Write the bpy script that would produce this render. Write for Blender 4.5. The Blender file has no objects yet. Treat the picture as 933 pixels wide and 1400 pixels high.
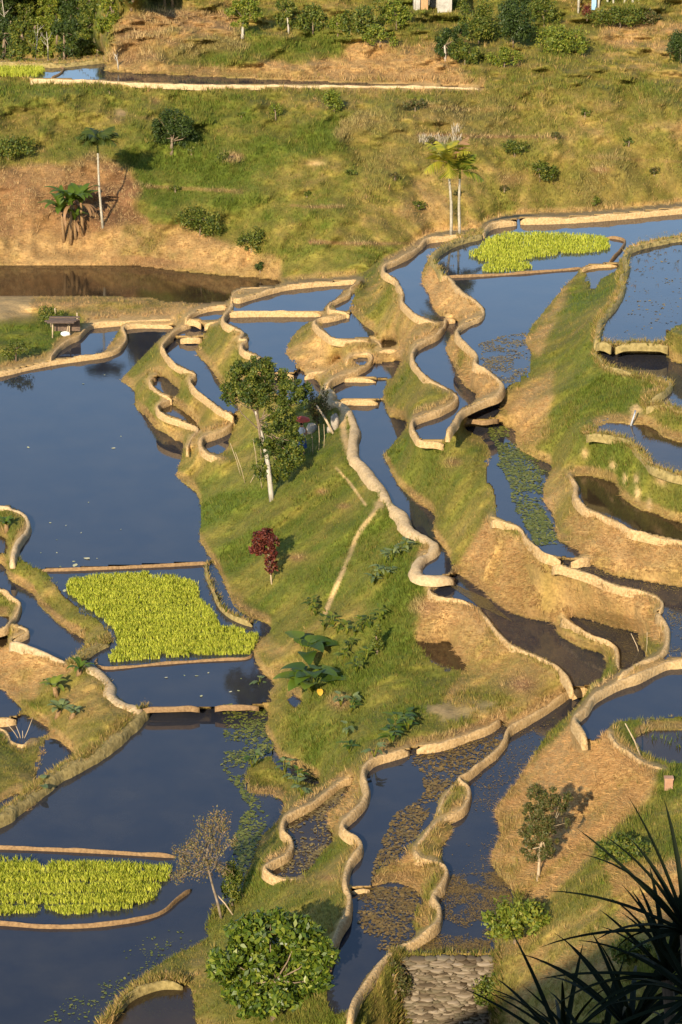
import bpy, math, random
import numpy as np
random.seed(7); rng = np.random.default_rng(11)
S = bpy.context.scene; COL = S.collection
R = math.radians

# ------------------------------------------------------------------ camera model
H, PITCH, F = 46.0, R(20.2), 3600.0          # height, tilt, focal length in photo pixels (933 x 1400)
cP, sP = math.cos(PITCH), math.sin(PITCH)
def at(px, py, z):
    """world point seen at photo pixel px,py that lies at height z"""
    px = np.asarray(px, float); py = np.asarray(py, float); z = np.asarray(z, float)
    xc = (px - 466.5) / F; yc = -(py - 700) / F
    dx = xc; dy = cP + yc * sP; dz = -sP + yc * cP
    t = (z - H) / dz
    return np.stack([t * dx, t * dy, z + 0 * t], -1)
def at_y(px, py, Y):
    xc = (px - 466.5) / F; yc = -(py - 700) / F
    t = Y / (cP + yc * sP)
    return np.array([t * xc, Y, H + t * (-sP + yc * cP)])
def proj(p):
    p = np.asarray(p, float); x, y, z = p[..., 0], p[..., 1], p[..., 2] - H
    d = y * cP - z * sP; u = y * sP + z * cP
    return 466.5 + F * x / d, 700 - F * u / d
cam = bpy.data.cameras.new('camera'); camo = bpy.data.objects.new('camera', cam); COL.objects.link(camo)
camo.location = (0, 0, H); camo.rotation_euler = (R(90) - PITCH, 0, 0)
cam.sensor_fit = 'VERTICAL'; cam.sensor_height = 24; cam.lens = 24 * F / 1400; cam.clip_end = 3000
S.camera = camo

# ------------------------------------------------------------------ light
SUN_DIR = np.array([0.30, 0.954]); ELEV = 25.0      # horizontal way the light travels
w = bpy.data.worlds.new('World'); S.world = w; w.use_nodes = True
nt = w.node_tree; bg = nt.nodes['Background']; sky = nt.nodes.new('ShaderNodeTexSky')
sky.sky_type = 'NISHITA'; sky.sun_disc = False; sky.sun_elevation = R(ELEV)
sky.sun_rotation = math.atan2(-SUN_DIR[0], -SUN_DIR[1])
sky.air_density = 1.0; sky.dust_density = 0.4; sky.ozone_density = 2.0
nt.links.new(sky.outputs[0], bg.inputs[0]); bg.inputs[1].default_value = 0.145
sl = bpy.data.lights.new('sun', 'SUN'); so = bpy.data.objects.new('sun', sl); COL.objects.link(so)
sl.energy = 5.0; sl.angle = R(0.55); sl.color = (1.0, 0.85, 0.63)
from mathutils import Vector
so.rotation_euler = Vector((SUN_DIR[0], SUN_DIR[1], -math.tan(R(ELEV)) * np.hypot(*SUN_DIR))).to_track_quat('-Z', 'Y').to_euler()
S.view_settings.view_transform = 'Standard'; S.view_settings.look = 'None'
S.view_settings.exposure = 0.72; S.view_settings.gamma = 1.0; S.view_settings.use_curve_mapping = False
S.render.engine = 'CYCLES'; S.cycles.max_bounces = 5; S.cycles.diffuse_bounces = 2; S.cycles.glossy_bounces = 3
S.cycles.transmission_bounces = 2; S.cycles.transparent_max_bounces = 4

# ------------------------------------------------------------------ materials
def nodes(name):
    m = bpy.data.materials.new(name); m.use_nodes = True
    return m, m.node_tree, m.node_tree.nodes['Principled BSDF']
def noise(nt, scale, detail=4, coord='Object', rough=0.6):
    tc = nt.nodes.new('ShaderNodeTexCoord'); n = nt.nodes.new('ShaderNodeTexNoise')
    n.inputs['Scale'].default_value = scale; n.inputs['Detail'].default_value = detail; n.inputs['Roughness'].default_value = rough
    nt.links.new(tc.outputs[coord], n.inputs['Vector']); return n
def ramp(nt, fac, stops):
    r = nt.nodes.new('ShaderNodeValToRGB'); e = r.color_ramp.elements
    while len(e) < len(stops): e.new(0.5)
    for k, (p, c) in enumerate(stops): e[k].position = p; e[k].color = (*c, 1)
    nt.links.new(fac, r.inputs[0]); return r
def bump(nt, bs, height, strength, dist=0.05):
    b = nt.nodes.new('ShaderNodeBump'); b.inputs['Strength'].default_value = strength; b.inputs['Distance'].default_value = dist
    nt.links.new(height, b.inputs['Height']); nt.links.new(b.outputs[0], bs.inputs['Normal'])
def mix(nt, fac, a, b, mode='MIX'):
    m = nt.nodes.new('ShaderNodeMix'); m.data_type = 'RGBA'; m.blend_type = mode
    for s, v in ((0, fac), (6, a), (7, b)):
        if hasattr(v, 'is_linked'): nt.links.new(v, m.inputs[s])
        elif s == 0: m.inputs[0].default_value = v
        else: m.inputs[s].default_value = (*v, 1)
    return m.outputs[2]
def rough_mat(name, c1, c2, scale=6, rough=0.9, bs_=0.5, dist=0.05, c3=None, stretch=None):
    m, nt, b = nodes(name); n = noise(nt, scale, 5)
    st = [(0.3, c1), (0.7, c2)] if c3 is None else [(0.25, c1), (0.5, c2), (0.75, c3)]
    if stretch:
        mp = nt.nodes.new('ShaderNodeMapping'); mp.inputs['Scale'].default_value = stretch
        tc = nt.nodes.new('ShaderNodeTexCoord'); nt.links.new(tc.outputs['Object'], mp.inputs[0]); nt.links.new(mp.outputs[0], n.inputs['Vector'])
    r = ramp(nt, n.outputs[0], st); nt.links.new(r.outputs[0], b.inputs['Base Color'])
    b.inputs['Roughness'].default_value = rough; b.inputs['Specular IOR Level'].default_value = 0.2
    bump(nt, b, n.outputs[0], bs_, dist); return m
def leaf_mat(name, cols, trans=0.3, rough=0.55, spec=0.3, tint=(1.25, 1.15, 0.5)):
    """every leaf (mesh island) takes its own tone; some light passes through"""
    m, nt, b = nodes(name); g = nt.nodes.new('ShaderNodeNewGeometry')
    cols2 = cols if len(cols) > 1 else [cols[0], cols[0]]; r = ramp(nt, g.outputs['Random Per Island'], [(i / (len(cols2) - 1), c) for i, c in enumerate(cols2)])
    nt.links.new(r.outputs[0], b.inputs['Base Color']); b.inputs['Roughness'].default_value = rough
    b.inputs['Specular IOR Level'].default_value = spec
    t = nt.nodes.new('ShaderNodeBsdfTranslucent'); ms = nt.nodes.new('ShaderNodeMixShader'); ms.inputs[0].default_value = trans
    nt.links.new(mix(nt, 1.0, r.outputs[0], tint, 'MULTIPLY'), t.inputs[0])
    nt.links.new(b.outputs[0], ms.inputs[1]); nt.links.new(t.outputs[0], ms.inputs[2])
    nt.links.new(ms.outputs[0], nt.nodes['Material Output'].inputs[0]); return m
def attr_mat(name, trans=0.0, fine=None, rough=0.9, bs_=0.6):
    m, nt, b = nodes(name); a = nt.nodes.new('ShaderNodeAttribute'); a.attribute_name = 'Col'
    col = a.outputs['Color']
    if fine:
        n = noise(nt, fine, 6, rough=0.7); n2 = noise(nt, fine * 0.22, 5)
        r = ramp(nt, n.outputs[0], [(0.25, (0.55, 0.55, 0.55)), (0.75, (1.4, 1.38, 1.3))])
        r2 = ramp(nt, n2.outputs[0], [(0.3, (0.78, 0.82, 0.8)), (0.7, (1.2, 1.16, 1.1))])
        col = mix(nt, 1.0, mix(nt, 1.0, col, r.outputs[0], 'MULTIPLY'), r2.outputs[0], 'MULTIPLY')
        bump(nt, b, n.outputs[0], bs_, 0.12)
    nt.links.new(col, b.inputs['Base Color']); b.inputs['Roughness'].default_value = rough; b.inputs['Specular IOR Level'].default_value = 0.15
    if trans:
        t = nt.nodes.new('ShaderNodeBsdfTranslucent'); ms = nt.nodes.new('ShaderNodeMixShader'); ms.inputs[0].default_value = trans
        nt.links.new(col, t.inputs[0]); nt.links.new(b.outputs[0], ms.inputs[1]); nt.links.new(t.outputs[0], ms.inputs[2])
        nt.links.new(ms.outputs[0], nt.nodes['Material Output'].inputs[0])
    return m
def water_mat(name, base, rough=0.04, ripple=0.07, blotch=None):
    m, nt, b = nodes(name); b.inputs['Roughness'].default_value = rough; b.inputs['IOR'].default_value = 1.36
    n0 = noise(nt, 0.5, 6)
    r = ramp(nt, n0.outputs[0], [(0.35, base), (0.7, blotch or (base[0] * 1.7, base[1] * 1.5, base[2] * 1.15))]); nt.links.new(r.outputs[0], b.inputs['Base Color'])
    n = noise(nt, 5.0, 3); bump(nt, b, n.outputs[0], ripple, 0.02); return m
M = {}
M['ground'] = attr_mat('ground', 0, 7.0)
M['blades'] = attr_mat('blades', 0.25, None, 0.7)
M['mud'] = rough_mat('mud', (0.29, 0.18, 0.075), (0.47, 0.315, 0.145), 9, 0.95, 1.0, 0.07, (0.60, 0.43, 0.225))
M['palepath'] = rough_mat('palepath', (0.37, 0.26, 0.135), (0.56, 0.415, 0.235), 8, 0.95, 0.8, 0.05)
M['wetmud'] = rough_mat('wetmud', (0.15, 0.09, 0.042), (0.31, 0.195, 0.09), 9, 0.8, 0.6, 0.05)
M['weedy'] = rough_mat('weedy', (0.13, 0.10, 0.035), (0.26, 0.2, 0.075), 5, 0.95, 0.9, 0.08, (0.38, 0.29, 0.12))
M['grassy'] = rough_mat('grassy', (0.12, 0.13, 0.025), (0.24, 0.21, 0.06), 5, 0.95, 1.0, 0.1, (0.34, 0.27, 0.1))
M['water'] = water_mat('water', (0.020, 0.022, 0.031))
M['browns'] = water_mat('brown_water', (0.03, 0.02, 0.011), 0.06, 0.06, (0.05, 0.032, 0.016))
M['bark'] = rough_mat('bark', (0.12, 0.085, 0.055), (0.28, 0.21, 0.14), 9, 0.9, 0.7, 0.03)
M['whitebark'] = rough_mat('whitebark', (0.16, 0.13, 0.09), (0.40, 0.36, 0.29), 3, 0.9, 0.7, 0.03, (0.52, 0.48, 0.40), (3, 3, 0.6))
M['palmbark'] = rough_mat('palmbark', (0.24, 0.21, 0.15), (0.44, 0.40, 0.31), 6, 0.85, 0.4, 0.02)
M['greybark'] = rough_mat('greybark', (.10, .075, .05), (.27, .21, .145), 8, .9, .5, .02)
M['deadwood'] = rough_mat('deadwood', (0.30, 0.22, 0.13), (0.52, 0.41, 0.27), 8, 0.9, 0.5, 0.02)

# ------------------------------------------------------------------ object helpers
def mesh(name, V, Fc, mat, col=None, smooth=True):
    V = np.ascontiguousarray(V, np.float32).reshape(-1, 3); me = bpy.data.meshes.new(name)
    if isinstance(Fc, np.ndarray):
        n, k = Fc.shape; me.vertices.add(len(V)); me.vertices.foreach_set('co', V.ravel())
        me.loops.add(n * k); me.loops.foreach_set('vertex_index', Fc.astype(np.int32).ravel())
        me.polygons.add(n); me.polygons.foreach_set('loop_start', np.arange(0, n * k, k, dtype=np.int32))
        me.update(calc_edges=True)
    else: me.from_pydata(V.tolist(), [], [list(f) for f in Fc]); me.update()
    if smooth: me.polygons.foreach_set('use_smooth', np.ones(len(me.polygons), bool))
    if col is not None:
        a = me.color_attributes.new('Col', 'FLOAT_COLOR', 'POINT')
        c = np.ones((len(V), 4), np.float32); c[:, :3] = col; a.data.foreach_set('color', c.ravel())
    me.materials.append(mat); return me
def tag(o, label=None, cat=None, group=None, kind=None):
    if label: o['label'] = label
    if cat: o['category'] = cat
    if group: o['group'] = group
    if kind: o['kind'] = kind
    return o
def obj(name, V, Fc, mat, col=None, smooth=True, parent=None):
    V = np.asarray(V, float).reshape(-1, 3)
    if parent is not None: V = V - np.array(root_loc(parent))
    o = bpy.data.objects.new(name, mesh(name, V, Fc, mat, col, smooth)); COL.objects.link(o)
    if parent is not None: o.parent = parent
    return o
def root_loc(o):
    while o.parent: o = o.parent
    return o.location
def single(name, V, Fc, mat, label, cat, group=None, col=None, smooth=True):
    """a thing that is one mesh: its origin sits at its base"""
    V = np.asarray(V, float).reshape(-1, 3); lo = V.min(0); hi = V.max(0)
    b = np.array([(lo[0] + hi[0]) / 2, (lo[1] + hi[1]) / 2, lo[2]])
    o = bpy.data.objects.new(name, mesh(name, V - b, Fc, mat, col, smooth)); COL.objects.link(o); o.location = b
    return tag(o, label, cat, group)
def thing(name, label, cat, loc, group=None):
    o = bpy.data.objects.new(name, None); COL.objects.link(o); o.location = loc; o.empty_display_size = 0.3
    return tag(o, label, cat, group)
class MB:
    def __init__(s): s.V = []; s.F = []
    def add(s, V, Fc):
        n = len(s.V); s.V += [tuple(v) for v in V]; s.F += [tuple(i + n for i in f) for f in Fc]
    def tube(s, pts, rad, n=7, cap=True):
        P = np.array(pts, float); k = len(P); rad = np.full(k, rad) if np.isscalar(rad) else np.array(rad)
        T = np.gradient(P, axis=0); T /= np.linalg.norm(T, axis=1)[:, None] + 1e-9
        ref = np.array([0, 0, 1.0]) if abs(T[:, 2]).mean() < 0.8 else np.array([1.0, 0, 0])
        V = []
        for i in range(k):
            a = np.cross(T[i], ref); a /= np.linalg.norm(a) + 1e-9; b = np.cross(T[i], a)
            for j in range(n):
                t = 2 * math.pi * j / n; V.append(P[i] + rad[i] * (a * math.cos(t) + b * math.sin(t)))
        Fc = [(i * n + j, i * n + (j + 1) % n, (i + 1) * n + (j + 1) % n, (i + 1) * n + j) for i in range(k - 1) for j in range(n)]
        if cap: Fc += [tuple(range(n))[::-1], tuple((k - 1) * n + j for j in range(n))]
        s.add(V, Fc)
    def box(s, c, d, rz=0, tilt=0):
        c = np.array(c, float); V = []
        for x in (-1, 1):
            for y in (-1, 1):
                for z in (-1, 1):
                    p = np.array([x * d[0], y * d[1], z * d[2]]) / 2
                    p = np.array([p[0], p[1] * math.cos(tilt) - p[2] * math.sin(tilt), p[1] * math.sin(tilt) + p[2] * math.cos(tilt)])
                    V.append(c + (p[0] * math.cos(rz) - p[1] * math.sin(rz), p[0] * math.sin(rz) + p[1] * math.cos(rz), p[2]))
        s.add(V, [(0, 1, 3, 2), (4, 6, 7, 5), (0, 4, 5, 1), (2, 3, 7, 6), (0, 2, 6, 4), (1, 5, 7, 3)])
    def rock(s, c, r, seed, flat=0.7):
        rr = random.Random(seed); V = []; Fc = []; nu, nv = 9, 6
        for i in range(nv + 1):
            th = math.pi * i / nv
            for j in range(nu):
                ph = 2 * math.pi * j / nu; q = 1 + rr.uniform(-0.2, 0.2) * (0 < i < nv)
                V.append((c[0] + r[0] * q * math.sin(th) * math.cos(ph), c[1] + r[1] * q * math.sin(th) * math.sin(ph), c[2] + r[2] * q * math.cos(th)))
        for i in range(nv):
            for j in range(nu): Fc.append((i * nu + j, (i + 1) * nu + j, (i + 1) * nu + (j + 1) % nu, i * nu + (j + 1) % nu))
        s.add(V, Fc)
    def part(s, name, mat, parent, smooth=True, label=None):
        o = obj(name, s.V, s.F, mat, None, smooth, parent)
        if label: o['label'] = label
        return o
    def single(s, name, mat, label, cat, group=None, smooth=True): return single(name, s.V, s.F, mat, label, cat, group, None, smooth)

def smooth_line(pts, step):
    P = np.array(pts, float); out = []; n = len(P)
    for i in range(n - 1):
        p0, p1, p2, p3 = P[max(i - 1, 0)], P[i], P[i + 1], P[min(i + 2, n - 1)]
        k = max(2, int(np.linalg.norm((p2 - p1)[:2]) / step))
        for t in np.linspace(0, 1, k, endpoint=False):
            out.append(0.5 * ((2 * p1) + (p2 - p0) * t + (2 * p0 - 5 * p1 + 4 * p2 - p3) * t * t + (3 * p1 - p0 - 3 * p2 + p3) * t ** 3))
    out.append(P[-1]); return np.array(out)
def vnoise(x, y, s, seed=0):
    """value noise on numpy arrays, about -1..1"""
    x = x / s + 1000.3; y = y / s + 1000.7; ix = np.floor(x).astype(np.int64); iy = np.floor(y).astype(np.int64)
    fx = x - ix; fy = y - iy; fx = fx * fx * (3 - 2 * fx); fy = fy * fy * (3 - 2 * fy)
    def h(a, b):
        v = (a * 374761393 + b * 668265263 + seed * 974711) & 0x7fffffff
        v = ((v ^ (v >> 13)) * 1274126177) & 0x7fffffff
        return ((v ^ (v >> 16)) & 0xffff) / 32767.5 - 1
    return (h(ix, iy) * (1 - fx) + h(ix + 1, iy) * fx) * (1 - fy) + (h(ix, iy + 1) * (1 - fx) + h(ix + 1, iy + 1) * fx) * fy
def fbm(x, y, s, seed=0, o=3):
    return sum(vnoise(x, y, s / 2 ** k, seed + k) / 2 ** k for k in range(o)) / 1.5
def inside(poly, X, Y):
    P = np.asarray(poly, float); r = np.zeros(X.shape, bool); n = len(P)
    for i in range(n):
        x1, y1 = P[i]; x2, y2 = P[(i + 1) % n]
        if y1 == y2: continue
        c = ((y1 > Y) != (y2 > Y)) & (X < (x2 - x1) * (Y - y1) / (y2 - y1) + x1); r ^= c
    return r

# ================================================================== THE TERRACES
# ponds: (level, water kind, outline seen in the photograph)
PONDS = [
 (0.0, 'w', [(-220,1165),(-60,1142),(0,1125),(26,1114),(49,1099),(67,1076),(98,1058),(129,1040),(154,1017),(180,991),(203,974),(240,970),(355,966),(362,968),(368,979),(362,999),(375,1017),(374,1030),(350,1040),(339,1050),(335,1066),(336,1079),(348,1088),(384,1092),(388,1105),(382,1119),(374,1131),(361,1139),(353,1157),(345,1178),(335,1201),(328,1224),(312,1236),(292,1238),(285,1258),(280,1270),(285,1281),(264,1294),(231,1310),(205,1328),(187,1343),(171,1360),(151,1382),(136,1400),(100,1450),(60,1520),(20,1600),(-220,1600)]),
 (0.4, 'w', [(57,780),(66,784),(76,796),(79,806),(90,818),(104,829),(131,845),(149,862),(153,873),(150,880),(140,886),(122,896),(116,905),(126,909),(145,922),(155,935),(153,945),(170,958),(196,967),(355,963),(368,946),(375,935),(360,920),(347,897),(352,880),(371,858),(345,845),(320,830),(310,805),(296,776),(287,768),(239,770),(150,774)]),
 (0.5, 'w', [(-220,560),(-100,528),(0,509),(31,502),(69,494),(108,488),(144,483),(162,476),(172,464),(171,454),(168,447),(178,444),(196,443),(237,445),(239,449),(224,460),(201,481),(180,504),(165,521),(181,531),(186,542),(184,552),(188,560),(201,570),(211,584),(227,593),(240,602),(251,606),(249,624),(241,652),(256,664),(272,680),(275,715),(272,735),(285,760),(287,768),(239,770),(150,774),(57,778),(44,772),(29,764),(19,755),(23,742),(31,731),(39,721),(39,711),(31,702),(15,695),(0,692),(-100,690),(-220,700)]),
 (0.55, 'w', [(73,490),(76,481),(95,466),(108,460),(120,448),(130,443),(160,441),(166,445),(158,458),(148,473),(140,482),(108,488)]),
 (0.3, 'b', [(-220,363),(0,362),(100,363),(180,363),(240,370),(300,376),(365,381),(385,386),(368,392),(334,394),(318,399),(313,411),(290,414),(277,415),(226,412),(200,407),(100,405),(0,404),(-220,404)]),
 (3.5, 'w', [(319,424),(320,412),(328,410),(345,405),(368,398),(394,392),(420,389),(440,387),(475,384),(488,384),(484,391),(470,398),(462,408),(450,415),(443,421),(440,426),(380,426),(320,427)]),
 (3.3, 'w', [(315,429),(432,428),(436,436),(424,440),(406,452),(394,470),(392,484),(400,495),(406,502),(402,509),(365,510),(372,503),(366,495),(352,485),(336,478),(332,470),(342,464),(335,455),(327,449),(312,442),(307,435)]),
 (3.0, 'w', [(365,513),(402,511),(410,505),(420,512),(430,517),(437,525),(440,533),(437,540),(425,548),(400,552),(380,540),(368,525)]),
 (2.1, 'w', [(257,434),(266,428),(278,424),(295,420),(311,419),(306,427),(303,434),(290,438),(275,436)]),
 (1.85, 'w', [(240,455),(248,450),(262,447),(280,447),(284,452),(278,456),(262,459),(245,460)]),
 (1.7, 'w', [(228,468),(236,462),(248,463),(272,463),(277,460),(269,476),(268,481),(275,491),(288,504),(300,522),(308,535),(318,548),(327,560),(317,566),(304,560),(289,549),(265,531),(259,518),(266,511),(254,505),(238,496),(226,483),(221,472)]),
 (1.2, 'w', [(211,517),(224,515),(240,528),(246,535),(238,541),(222,536),(211,527)]),
 (1.1, 'b', [(221,556),(230,551),(247,560),(262,571),(273,585),(267,589),(250,574),(235,569),(222,562)]),
 (1.3, 'w', [(280,600),(298,594),(313,584),(319,586),(314,600),(313,609),(302,620),(288,618),(279,609)]),
 (4.7, 'w', [(493,387),(487,398),(480,406),(470,412),(458,418),(462,424),(476,424),(480,414),(486,400)]),
 (4.6, 'w', [(476,429),(457,434),(440,438),(442,449),(454,460),(465,463),(485,462),(502,461),(513,456),(500,446),(490,437),(482,428)]),
 (4.3, 'b', [(523,467),(535,464),(544,470),(532,475),(523,475)]),
 (4.2, 'w', [(484,492),(497,488),(504,491),(501,497),(494,500),(487,497)]),
 (4.1, 'w', [(514,497),(540,494),(549,492),(545,501),(540,511),(533,518),(510,516),(475,515),(490,507),(504,500)]),
 (4.0, 'w', [(455,526),(465,519),(515,519),(530,520),(525,532),(520,544),(465,547),(457,538)]),
 (3.9, 'w', [(462,550),(516,548),(524,546),(529,562),(534,570),(557,578),(545,598),(527,618),(524,623),(533,640),(545,664),(570,686),(594,704),(592,725),(601,743),(612,756),(617,780),(600,787),(576,786),(569,776),(574,763),(591,750),(593,743),(573,730),(555,717),(550,702),(532,686),(524,671),(511,658),(498,640),(484,621),(483,603),(485,585),(480,567),(468,553)]),
 (6.6, 'w', [(540,360),(560,347),(577,334),(586,327),(612,325),(632,323),(612,333),(597,343),(588,352),(582,362),(577,375),(577,388),(586,401),(592,421),(602,432),(612,435),(600,440),(586,437),(570,431),(560,423),(550,412),(551,401),(546,391),(542,382),(527,373),(524,364)]),
 (6.4, 'w', [(607,440),(622,437),(628,445),(617,460),(609,476),(620,497),(629,517),(638,530),(653,541),(643,555),(630,562),(622,575),(612,590),(606,602),(575,600),(566,586),(566,574),(581,568),(604,559),(622,549),(624,541),(607,529),(586,518),(574,505),(565,489),(567,475),(579,466),(597,457),(609,446)]),
 (7.6, 'w', [(653,320),(662,314),(668,309),(678,304),(707,300),(779,297),(847,292),(932,284),(1150,262),(1150,296),(932,322),(899,329),(873,335),(858,341),(853,352),(843,360),(820,362),(798,365),(785,378),(760,405),(732,440),(720,460),(719,470),(727,483),(724,497),(725,508),(710,515),(693,532),(683,540),(687,528),(681,518),(666,506),(650,497),(652,487),(643,475),(632,464),(627,453),(634,444),(657,432),(662,423),(650,411),(635,401),(624,391),(617,380),(606,375),(598,362),(592,352),(599,343),(615,333),(635,325)]),
 (7.75, 'b', [(797,369),(806,363),(842,361),(846,366),(838,374),(822,382),(816,393),(808,395),(806,382)]),
 (10.2, 'w', [(1150,305),(932,323),(899,330),(873,336),(859,342),(857,355),(859,368),(851,376),(854,388),(846,409),(833,425),(823,438),(819,456),(818,466),(840,470),(905,469),(912,456),(925,447),(940,443),(1150,428)]),
 (9.6, 'w', [(819,480),(840,482),(903,483),(911,488),(919,492),(933,498),(1150,530),(1150,620),(932,561),(912,554),(884,551),(880,548),(906,538),(917,527),(914,523),(899,519),(873,512),(847,506),(827,498),(817,486)]),
 (9.0, 'b', [(812,588),(823,582),(840,578),(863,581),(880,580),(897,588),(933,606),(1150,650),(1150,700),(932,649),(909,643),(894,636),(886,626),(873,613),(858,602),(832,595)]),
 (7.4, 'b', [(785,652),(800,650),(842,661),(848,676),(870,695),(899,703),(933,715),(1150,760),(1150,785),(933,739),(873,727),(860,723),(847,715),(822,703),(801,693),(788,678),(788,662)]),
 (6.95, 'w', [(642,560),(665,550),(681,545),(684,556),(679,569),(660,573),(640,571)]),
 (6.4, 'w', [(634,583),(663,583),(684,579),(692,584),(704,588),(708,612),(731,626),(754,636),(752,646),(744,665),(744,686),(757,704),(760,724),(766,740),(796,756),(781,763),(768,761),(746,757),(732,747),(720,734),(712,722),(697,715),(679,706),(679,700),(674,668),(666,660),(666,640),(671,618),(660,600),(640,588)]),
 (6.2, 'w', [(756,769),(768,765),(785,767),(811,773),(837,786),(873,793),(932,803),(1000,812),(1150,830),(1150,872),(933,894),(912,902),(906,897),(912,884),(915,868),(912,853),(900,836),(906,827),(902,817),(883,809),(860,803),(837,797),(809,785),(778,775)]),
 (3.6, 'w', [(623,786),(602,794),(588,804),(600,814),(626,820),(650,828),(657,835),(669,848),(680,863),(700,881),(734,896),(759,909),(772,922),(784,940),(800,938),(815,932),(826,922),(829,905),(821,893),(796,886),(768,871),(760,862),(757,852),(720,845),(694,835),(676,822),(658,806),(643,796),(629,786)]),
 (4.0, 'w', [(779,842),(809,848),(837,857),(873,866),(872,878),(884,896),(873,906),(855,916),(848,912),(847,895),(842,882),(804,865),(781,850)]),
 (2.3, 'b', [(568,876),(590,879),(615,878),(622,889),(640,916),(612,911),(591,904),(579,888)]),
 (6.0, 'w', [(1150,880),(933,903),(912,906),(891,914),(873,923),(847,932),(827,942),(812,953),(803,968),(792,979),(790,986),(797,998),(805,1011),(814,1013),(826,1002),(832,996),(842,987),(860,984),(933,979),(1150,965)]),
 (5.9, 'b', [(868,1010),(885,1000),(910,998),(933,1000),(1080,1000),(1080,1045),(933,1043),(905,1040),(885,1031),(870,1020)]),
 (2.6, 'w', [(806,938),(783,942),(744,968),(719,983),(697,997),(692,1011),(678,1027),(660,1041),(640,1057),(642,1075),(641,1091),(632,1107),(616,1117),(619,1138),(603,1160),(606,1177),(612,1191),(604,1210),(598,1222),(602,1241),(597,1264),(571,1282),(552,1294),(556,1302),(600,1302),(672,1302),(676,1280),(682,1258),(704,1232),(700,1217),(680,1194),(672,1176),(675,1160),(685,1140),(677,1112),(680,1101),(711,1063),(737,1021),(755,998),(781,974),(798,954)]),
 (2.4, 'w', [(685,984),(667,995),(636,1006),(603,1017),(570,1022),(540,1029),(514,1036),(502,1046),(498,1058),(503,1079),(497,1094),(487,1106),(470,1123),(473,1134),(491,1147),(493,1160),(478,1180),(474,1207),(505,1211),(510,1206),(518,1184),(551,1173),(559,1158),(585,1130),(595,1114),(603,1086),(621,1073),(638,1056),(677,1026),(690,1010),(695,997)]),
 (2.25, 'w', [(482,1216),(510,1212),(538,1207),(564,1214),(577,1227),(578,1236),(568,1246),(566,1262),(568,1280),(546,1293),(512,1322),(493,1348),(483,1374),(465,1386),(452,1382),(446,1350),(450,1310),(456,1288),(464,1268),(475,1246),(478,1228)]),
 (1.4, 'b', [(484,1062),(464,1070),(449,1083),(424,1100),(397,1116),(389,1124),(388,1134),(398,1144),(400,1158),(391,1171),(373,1181),(364,1188),(378,1196),(398,1200),(412,1196),(426,1185),(441,1165),(456,1147),(451,1131),(449,1112),(468,1095),(478,1080)]),
 (0.5, 'b', [(166,1377),(189,1354),(223,1344),(256,1346),(264,1364),(267,1385),(264,1440),(150,1440)]),
 (0.9, 'w', [(392,957),(404,951),(413,959),(402,967)]),
 (0.02, 'w', [(374,1024),(388,1040),(415,1056),(436,1067),(432,1074),(400,1062),(374,1040)]),
 (-0.2, 'w', [(-30,770),(4,772),(13,793),(33,804),(49,816),(54,829),(75,847),(87,858),(113,873),(117,882),(100,901),(88,903),(52,889),(16,876),(26,869),(38,863),(33,858),(19,853),(26,835),(27,824),(16,817),(0,805),(-30,790)]),
 (-0.5, 'b', [(-60,842),(0,842),(14,846),(4,859),(-60,866)]),
 (-0.7, 'b', [(-60,870),(2,866),(12,874),(0,887),(-60,893)]),
 (0.2, 'b', [(-60,738),(0,733),(9,742),(10,752),(2,758),(-60,762)]),
 (-0.9, 'w', [(-60,940),(0,942),(14,954),(28,967),(27,972),(20,979),(0,982),(-60,984)]),
 (-1.0, 'w', [(-60,988),(0,984),(22,981),(34,977),(48,984),(60,991),(70,999),(60,1008),(51,1008),(39,1011),(31,1019),(16,1013),(11,1003),(0,995),(-60,992)]),
 (-0.6, 'w', [(60,1011),(76,1010),(90,1020),(101,1031),(98,1037),(77,1050),(57,1063),(48,1067),(53,1050),(61,1027)]),
 (-0.3, 'b', [(-80,1135),(-40,1116),(0,1098),(26,1085),(31,1089),(12,1101),(0,1108),(-40,1132)]),
 (9.2, 'w', [(-220,89),(0,88),(75,88),(140,82),(143,93),(150,98),(250,103),(350,108),(450,112),(560,116),(655,119),(655,121),(560,118),(440,117),(350,115),(290,116),(215,114),(170,111),(42,106),(0,105),(-220,104)]),
]
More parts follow.
